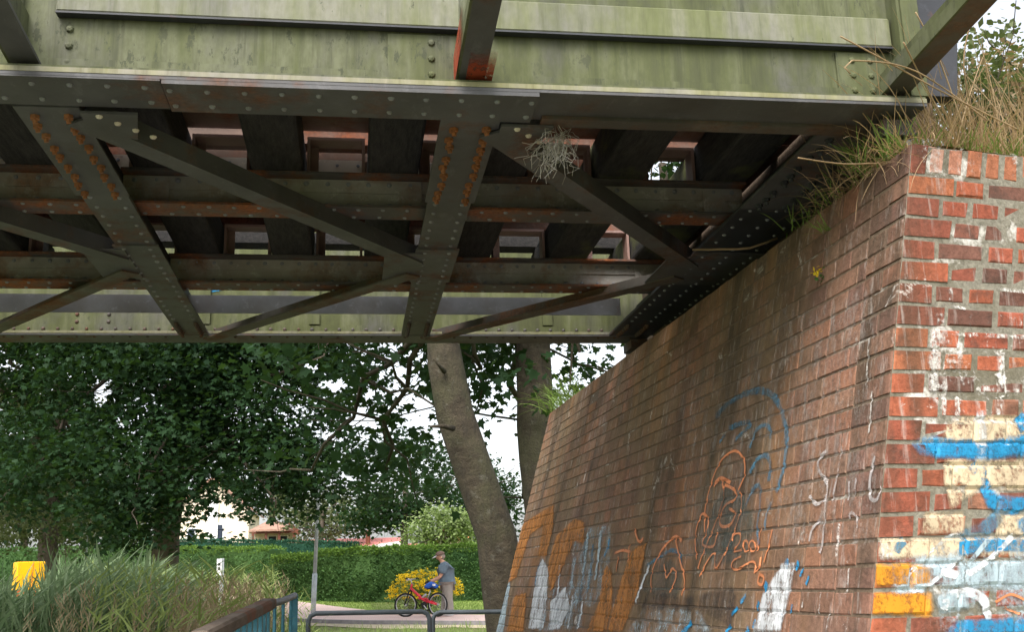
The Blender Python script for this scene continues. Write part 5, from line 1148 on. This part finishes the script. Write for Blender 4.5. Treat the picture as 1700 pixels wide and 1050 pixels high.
v_, f_ = leaves([(r.gauss(-.006, .004), r.gauss(-.035, .015), r.gauss(-.03, .015)) for _ in range(12)], LEAF2, .024, r, .3); mesh_obj('leaves', v_, f_, M['leaf_hedge'], fl)

# ------------------------------------------------------------------ yellow shrub
sp_ = at(706, 1003, 31.8); z0 = gz(sp_.x, 31.8); sh_ = empty('yellow_shrub', (sp_.x, 31.8, z0)); tag(sh_, 'rounded shrub covered in yellow blooms behind the bicycle', 'shrub'); r = random.Random(91)
pts = crown_points([(0, 0, .55, .85, .6, .5), (.1, 0, .8, .55, .5, .4), (-.6, 0, .35, .4, .4, .3), (.75, 0, .5, .35, .4, .35)], 130, 26, r, .1)
v_, f_ = leaves(pts, LEAF2, .075, r, .2); mesh_obj('foliage', v_, f_, M['weed_leaf'], sh_)
fp = []
for _ in range(260):
    a = r.uniform(0, 6.28); e = math.acos(r.uniform(-.1, 1)); d = V((math.sin(e) * math.cos(a) * 1.05, -abs(math.sin(e) * math.sin(a)) * .68, math.cos(e) * .68)); k = r.uniform(.92, 1.1); c = V((0.02, 0, .5)) + d * k
    if c.z < .12: continue
    for _ in range(9): fp.append((c.x + r.gauss(0, .03), c.y + r.gauss(0, .03), c.z + r.gauss(0, .02)))
v_, f_ = leaves(fp, LEAF2, .055, r, -.6); mesh_obj('blooms', v_, f_, M['flower_yellow'], sh_)
mb = MB()
for i in range(9): a = i * .7; mb.tube([(0.05 * math.cos(a), .05 * math.sin(a), 0), (.4 * math.cos(a), .3 * math.sin(a), .6)], [.02, .008], 6)
mb.build('stems', M['bark_dark'], sh_)

# ------------------------------------------------------------------ bicycle
rw = at(727, 1024, 29.6); zr = gz(rw.x, 29.6) + .045
bike = empty('bicycle', (rw.x, 29.6, zr), 0); tag(bike, 'red mountain bicycle with a blue bag on its saddle', 'bicycle'); bike.rotation_euler.z = math.radians(-38)
R_ = .315; WB = 1.03
def wheel(pos, steer):
    wl = empty('wheel', pos); wl.parent = bike; wl.rotation_euler.z = steer
    def ring(r0, rt, n=32, m_=8):
        mb = MB()
        for i in range(n):
            a = 2 * math.pi * i / n
            for j in range(m_):
                b = 2 * math.pi * j / m_; q = r0 + rt * math.cos(b); mb.v.append(V((q * math.cos(a), rt * math.sin(b), q * math.sin(a))))
        for i in range(n):
            for j in range(m_): mb.f.append((i * m_ + j, i * m_ + (j + 1) % m_, ((i + 1) % n) * m_ + (j + 1) % m_, ((i + 1) % n) * m_ + j))
        return mb
    ring(R_ - .024, .024).build('tyre', M['rubber'], wl, True); ring(R_ - .056, .012).build('rim', M['alloy'], wl, True)
    mb = MB()
    for i in range(20): a = 2 * math.pi * i / 20; mb.tube([(.02 * math.cos(a + .8), (-1) ** i * .03, .02 * math.sin(a + .8)), ((R_ - .06) * math.cos(a), 0, (R_ - .06) * math.sin(a))], .0018, 4, False)
    mb.build('spokes', M['alloy'], wl); MB().tube([(0, -.045, 0), (0, .045, 0)], .025, 10).build('hub', M['alloy'], wl); return wl
wheel((0, 0, R_), 0); wheel((-WB, 0, R_), math.radians(26))
rear, frontw, bbk, seat_t, head_t, head_b = V((0, 0, R_)), V((-WB, 0, R_)), V((-.40, 0, .30)), V((-.25, 0, .6)), V((-.82, 0, .86)), V((-.87, 0, .70))
MB().tube([head_t, head_b], .026, 10).tube([head_b + V((.01, 0, .05)), bbk + V((0, 0, .1))], .036, 10).tube([bbk, bbk.lerp(seat_t, .55)], .024, 8).tube([head_b.lerp(bbk, .55), bbk.lerp(seat_t, .55)], .024, 8).tube([rear + V((0, .06, 0)), bbk + V((0, .05, .12))], .02, 8).tube([rear + V((0, -.06, 0)), bbk + V((0, -.05, .12))], .02, 8).tube([rear + V((0, .06, 0)), bbk.lerp(seat_t, .5) + V((0, .04, 0))], .016, 8).tube([rear + V((0, -.06, 0)), bbk.lerp(seat_t, .5) + V((0, -.04, 0))], .016, 8).build('frame', M['bike_red'], bike, True)
MB().tube([bbk.lerp(seat_t, .4), seat_t + V((0.03, 0, .1))], .015, 8).build('seat_post', M['alloy'], bike, True)
MB().tube([bbk + V((-.12, 0, .18)), bbk + V((.03, 0, .28))], .03, 10).build('shock_absorber', M['alloy'], bike, True)
fk = MB()
for s in (-1, 1): fk.tube([head_b + V((0, s * .06, -.02)), frontw + V((0, s * .06, 0))], [.02, .015], 8)
fk.tube([head_b + V((0, -.07, -.02)), head_b + V((0, .07, -.02))], .02, 8); fk.build('fork', M['rubber'], bike, True)
hb_ = head_t + V((-.05, 0, .12)); MB().tube([head_t, hb_], .018, 8).tube([hb_ + V((.05, -.3, .02)), hb_ + V((0, -.1, 0)), hb_ + V((0, .1, 0)), hb_ + V((.05, .3, .02))], .013, 8).build('handlebar', M['alloy'], bike, True)
for s in (-1, 1): MB().tube([hb_ + V((.045, s * .2, .018)), hb_ + V((.055, s * .31, .02))], .018, 8).build('grip', M['rubber'], bike, True)
MB().tube([hb_ + V((-.05, 0, .0)), hb_ + V((-.12, 0, 0))], [.028, .04], 10).build('headlight', M['sign_white'], bike, True)
mb = MB(); sd0 = seat_t + V((.05, 0, .14)); mb.hexa([sd0 + V(q) for q in ((-.16, -.015, -.03), (.1, -.07, -.04), (.1, .07, -.04), (-.16, .015, -.03), (-.16, -.02, .01), (.11, -.075, .02), (.11, .075, .02), (-.16, .02, .01))]); o = mb.build('saddle', M['rubber'], bike, True); o.modifiers.new('b', 'BEVEL').width = .015
cr = MB(); cr.tube([bbk + V((0, -.05, 0)), bbk + V((0, -.058, 0))], .09, 20); cr.build('chainring', M['rubber'], bike)
MB().bar(bbk + V((0, -.07, 0)), bbk + V((.12, -.07, -.12)), .012, .025).bar(bbk + V((0, .07, 0)), bbk + V((-.12, .07, .12)), .012, .025).build('crank', M['alloy'], bike)
for s, q in ((-1, (.12, -.11, -.12)), (1, (-.12, .11, .12))): c = bbk + V(q); MB().box(c.x - .045, c.x + .045, c.y - .04, c.y + .04, c.z - .012, c.z + .012).build('pedal', M['rubber'], bike)
# blue bag lying over the saddle
bgp = bike.matrix_basis; bpy.context.view_layer.update(); sw = bike.matrix_world @ (sd0 + V((0, 0, .03)))
bm_ = bmesh.new(); bmesh.ops.create_icosphere(bm_, subdivisions=3, radius=1)
for v in bm_.verts: v.co = V((v.co.x * .19, v.co.y * .11, v.co.z * .085 + .05 - .05 * abs(v.co.x))) + V((1, 1, 1)) * (.018 * mnoise.noise(v.co * 2.2))
me = bpy.data.meshes.new('bag'); bm_.to_mesh(me); bm_.free(); me.materials.append(M['bag_blue']); me.polygons.foreach_set('use_smooth', [True] * len(me.polygons))
bag = bpy.data.objects.new('blue_bag', me); COL.objects.link(bag); bag.location = sw + V((0, 0, .005)); tag(bag, 'bright blue bag laid over the bicycle saddle under his hands', 'bag')
MB().box(.02, .1, -.112, -.1, .02, .07).build('patch', M['sign_white'], bag)

# ------------------------------------------------------------------ the man
ft = at(739, 1026, 30.0); zg = gz(ft.x, 30.0) + .036
man = empty('person', (ft.x, 30.0, zg)); tag(man, 'person in blue-grey t-shirt, grey trousers and cap bending over the bicycle', 'person'); man.rotation_euler.z = math.radians(-8); man.scale = (1.12, 1.08, .95)
def skin_mesh(name, verts, edges, mat, root_i=0, sub=2):
    me = bpy.data.meshes.new(name); me.from_pydata([v[0] for v in verts], edges, []); me.materials.append(mat)
    o = bpy.data.objects.new(name, me); COL.objects.link(o); o.parent = man
    sm = o.modifiers.new('skin', 'SKIN'); sm.use_smooth_shade = True
    for i, v in enumerate(verts):
        rr = v[1]; d = me.skin_vertices[0].data[i]; d.radius = rr if isinstance(rr, tuple) else (rr, rr); d.use_root = (i == root_i)
    ss = o.modifiers.new('sub', 'SUBSURF'); ss.levels = ss.render_levels = sub
    return o
# he faces -x; spine leans forward, head bowed
bodyv = [((.06, 0, .93), .13), ((.06, 0, 1.1), .135), ((.03, 0, 1.28), .14), ((0, 0, 1.4), .12), ((-.05, 0, 1.5), .055), ((-.085, 0, 1.56), .06), ((-.11, 0, 1.63), (.085, .095)), ((-.1, 0, 1.71), (.075, .085)),
         ((0, .18, 1.4), .06), ((-.06, .23, 1.2), .05), ((-.15, .21, 1.08), .042), ((-.3, .13, 1.0), .032), ((-.36, .1, .98), .03),
         ((0, -.18, 1.4), .06), ((-.04, -.23, 1.2), .05), ((-.11, -.22, 1.06), .042), ((-.26, -.14, .97), .032), ((-.32, -.11, .95), .03),
         ((.06, .1, .86), .095), ((.02, .11, .5), .06), ((-.02, .11, .1), .045), ((.06, -.1, .86), .095), ((.09, -.11, .5), .06), ((.12, -.11, .1), .045), ((-.205, 0, 1.61), .014)]
bodye = [(0, 1), (1, 2), (2, 3), (3, 4), (4, 5), (5, 6), (6, 7), (3, 8), (8, 9), (9, 10), (10, 11), (11, 12), (3, 13), (13, 14), (14, 15), (15, 16), (16, 17), (0, 18), (18, 19), (19, 20), (0, 21), (21, 22), (22, 23), (6, 24)]
skin_mesh('body', bodyv, bodye, M['skin'])
skin_mesh('t_shirt', [((.06, 0, .9), (.2, .2)), ((.05, 0, 1.08), (.215, .21)), ((.03, 0, 1.26), (.2, .21)), ((.005, 0, 1.4), (.16, .19)), ((-.035, 0, 1.48), .085), ((0, .19, 1.395), .105), ((-.05, .235, 1.22), .095), ((-.075, .235, 1.16), .09), ((0, -.19, 1.395), .105), ((-.03, -.235, 1.22), .095), ((-.055, -.235, 1.16), .09)],
          [(0, 1), (1, 2), (2, 3), (3, 4), (3, 5), (5, 6), (6, 7), (3, 8), (8, 9), (9, 10)], M['shirt'], 1)
skin_mesh('trousers', [((.07, 0, .95), (.18, .18)), ((.07, .1, .84), .14), ((.02, .115, .5), .115), ((-.02, .115, .2), .105), ((-.02, .115, .07), .11), ((.07, -.1, .84), .14), ((.09, -.115, .5), .115), ((.12, -.115, .2), .105), ((.12, -.115, .07), .11)],
          [(0, 1), (1, 2), (2, 3), (3, 4), (0, 5), (5, 6), (6, 7), (7, 8)], M['trousers'])
for s, w0 in ((1, (-.36, .1, .98)), (-1, (-.32, -.11, .95))):
    w0 = V(w0); gv = [(tuple(w0), .03), (tuple(w0 + V((-.05, -.01 * s, -.015))), (.038, .022))]; ge = [(0, 1)]
    for k, (dy, L) in enumerate(((-.03, .06), (-.011, .075), (.009, .072), (.028, .055))):
        b = len(gv); p = w0 + V((-.08, dy, -.02)); gv += [(tuple(p), .011), (tuple(p + V((-L * .5, 0, -L * .35))), .01), (tuple(p + V((-L * .55, 0, -L * .9))), .009)]; ge += [(1, b), (b, b + 1), (b + 1, b + 2)]
    b = len(gv); p = w0 + V((-.04, -s * .035, -.02)); gv += [(tuple(p), .012), (tuple(p + V((-.03, -s * .012, -.02))), .011), (tuple(p + V((-.05, -s * .005, -.04))), .009)]; ge += [(1, b), (b, b + 1), (b + 1, b + 2)]
    skin_mesh('glove', gv, ge, M['glove'], 0, 1)
    x = -.02 if s > 0 else .12
    bm_ = bmesh.new(); bmesh.ops.create_icosphere(bm_, subdivisions=3, radius=1)
    for v in bm_.verts: v.co = V((x - .045 + v.co.x * .14, s * .113 + v.co.y * .05, max(0.002, .05 + v.co.z * (.055 if v.co.x > 0 else .045))))
    me = bpy.data.meshes.new('shoe'); bm_.to_mesh(me); bm_.free(); me.materials.append(M['shoe']); me.polygons.foreach_set('use_smooth', [True] * len(me.polygons)); o = bpy.data.objects.new('shoe', me); COL.objects.link(o); o.parent = man
def lump(name, c, sc, mat, fn=None, rot=0):
    bm_ = bmesh.new(); bmesh.ops.create_uvsphere(bm_, u_segments=20, v_segments=12, radius=1)
    for v in bm_.verts:
        q = fn(v.co.copy()) if fn else v.co; v.co = Matrix.Rotation(rot, 3, 'Y') @ V((q.x * sc[0], q.y * sc[1], q.z * sc[2])) + V(c)
    me = bpy.data.meshes.new(name); bm_.to_mesh(me); bm_.free(); me.materials.append(mat); me.polygons.foreach_set('use_smooth', [True] * len(me.polygons)); o = bpy.data.objects.new(name, me); COL.objects.link(o); o.parent = man; return o
lump('hair', (-.075, 0, 1.645), (.1, .1, .09), M['hair_grey'], lambda q: V((max(q.x, -.1), q.y, q.z)))
cp = lump('cap', (-.1, 0, 1.7), (.118, .112, .1), M['cap_cloth'], lambda q: V((q.x, q.y, max(q.z, -.15))), -.35)
lump('visor', (-.205, 0, 1.655), (.105, .085, .016), M['cap_visor'], lambda q: V((q.x, q.y, q.z + .6 * q.y * q.y * -1)), -.55)
for s in (1, -1): lump('ear', (-.075, s * .098, 1.615), (.025, .012, .034), M['skin'])
for s in (1, -1): lump('eye', (-.187, s * .034, 1.635), (.008, .012, .008), M['print_black'])
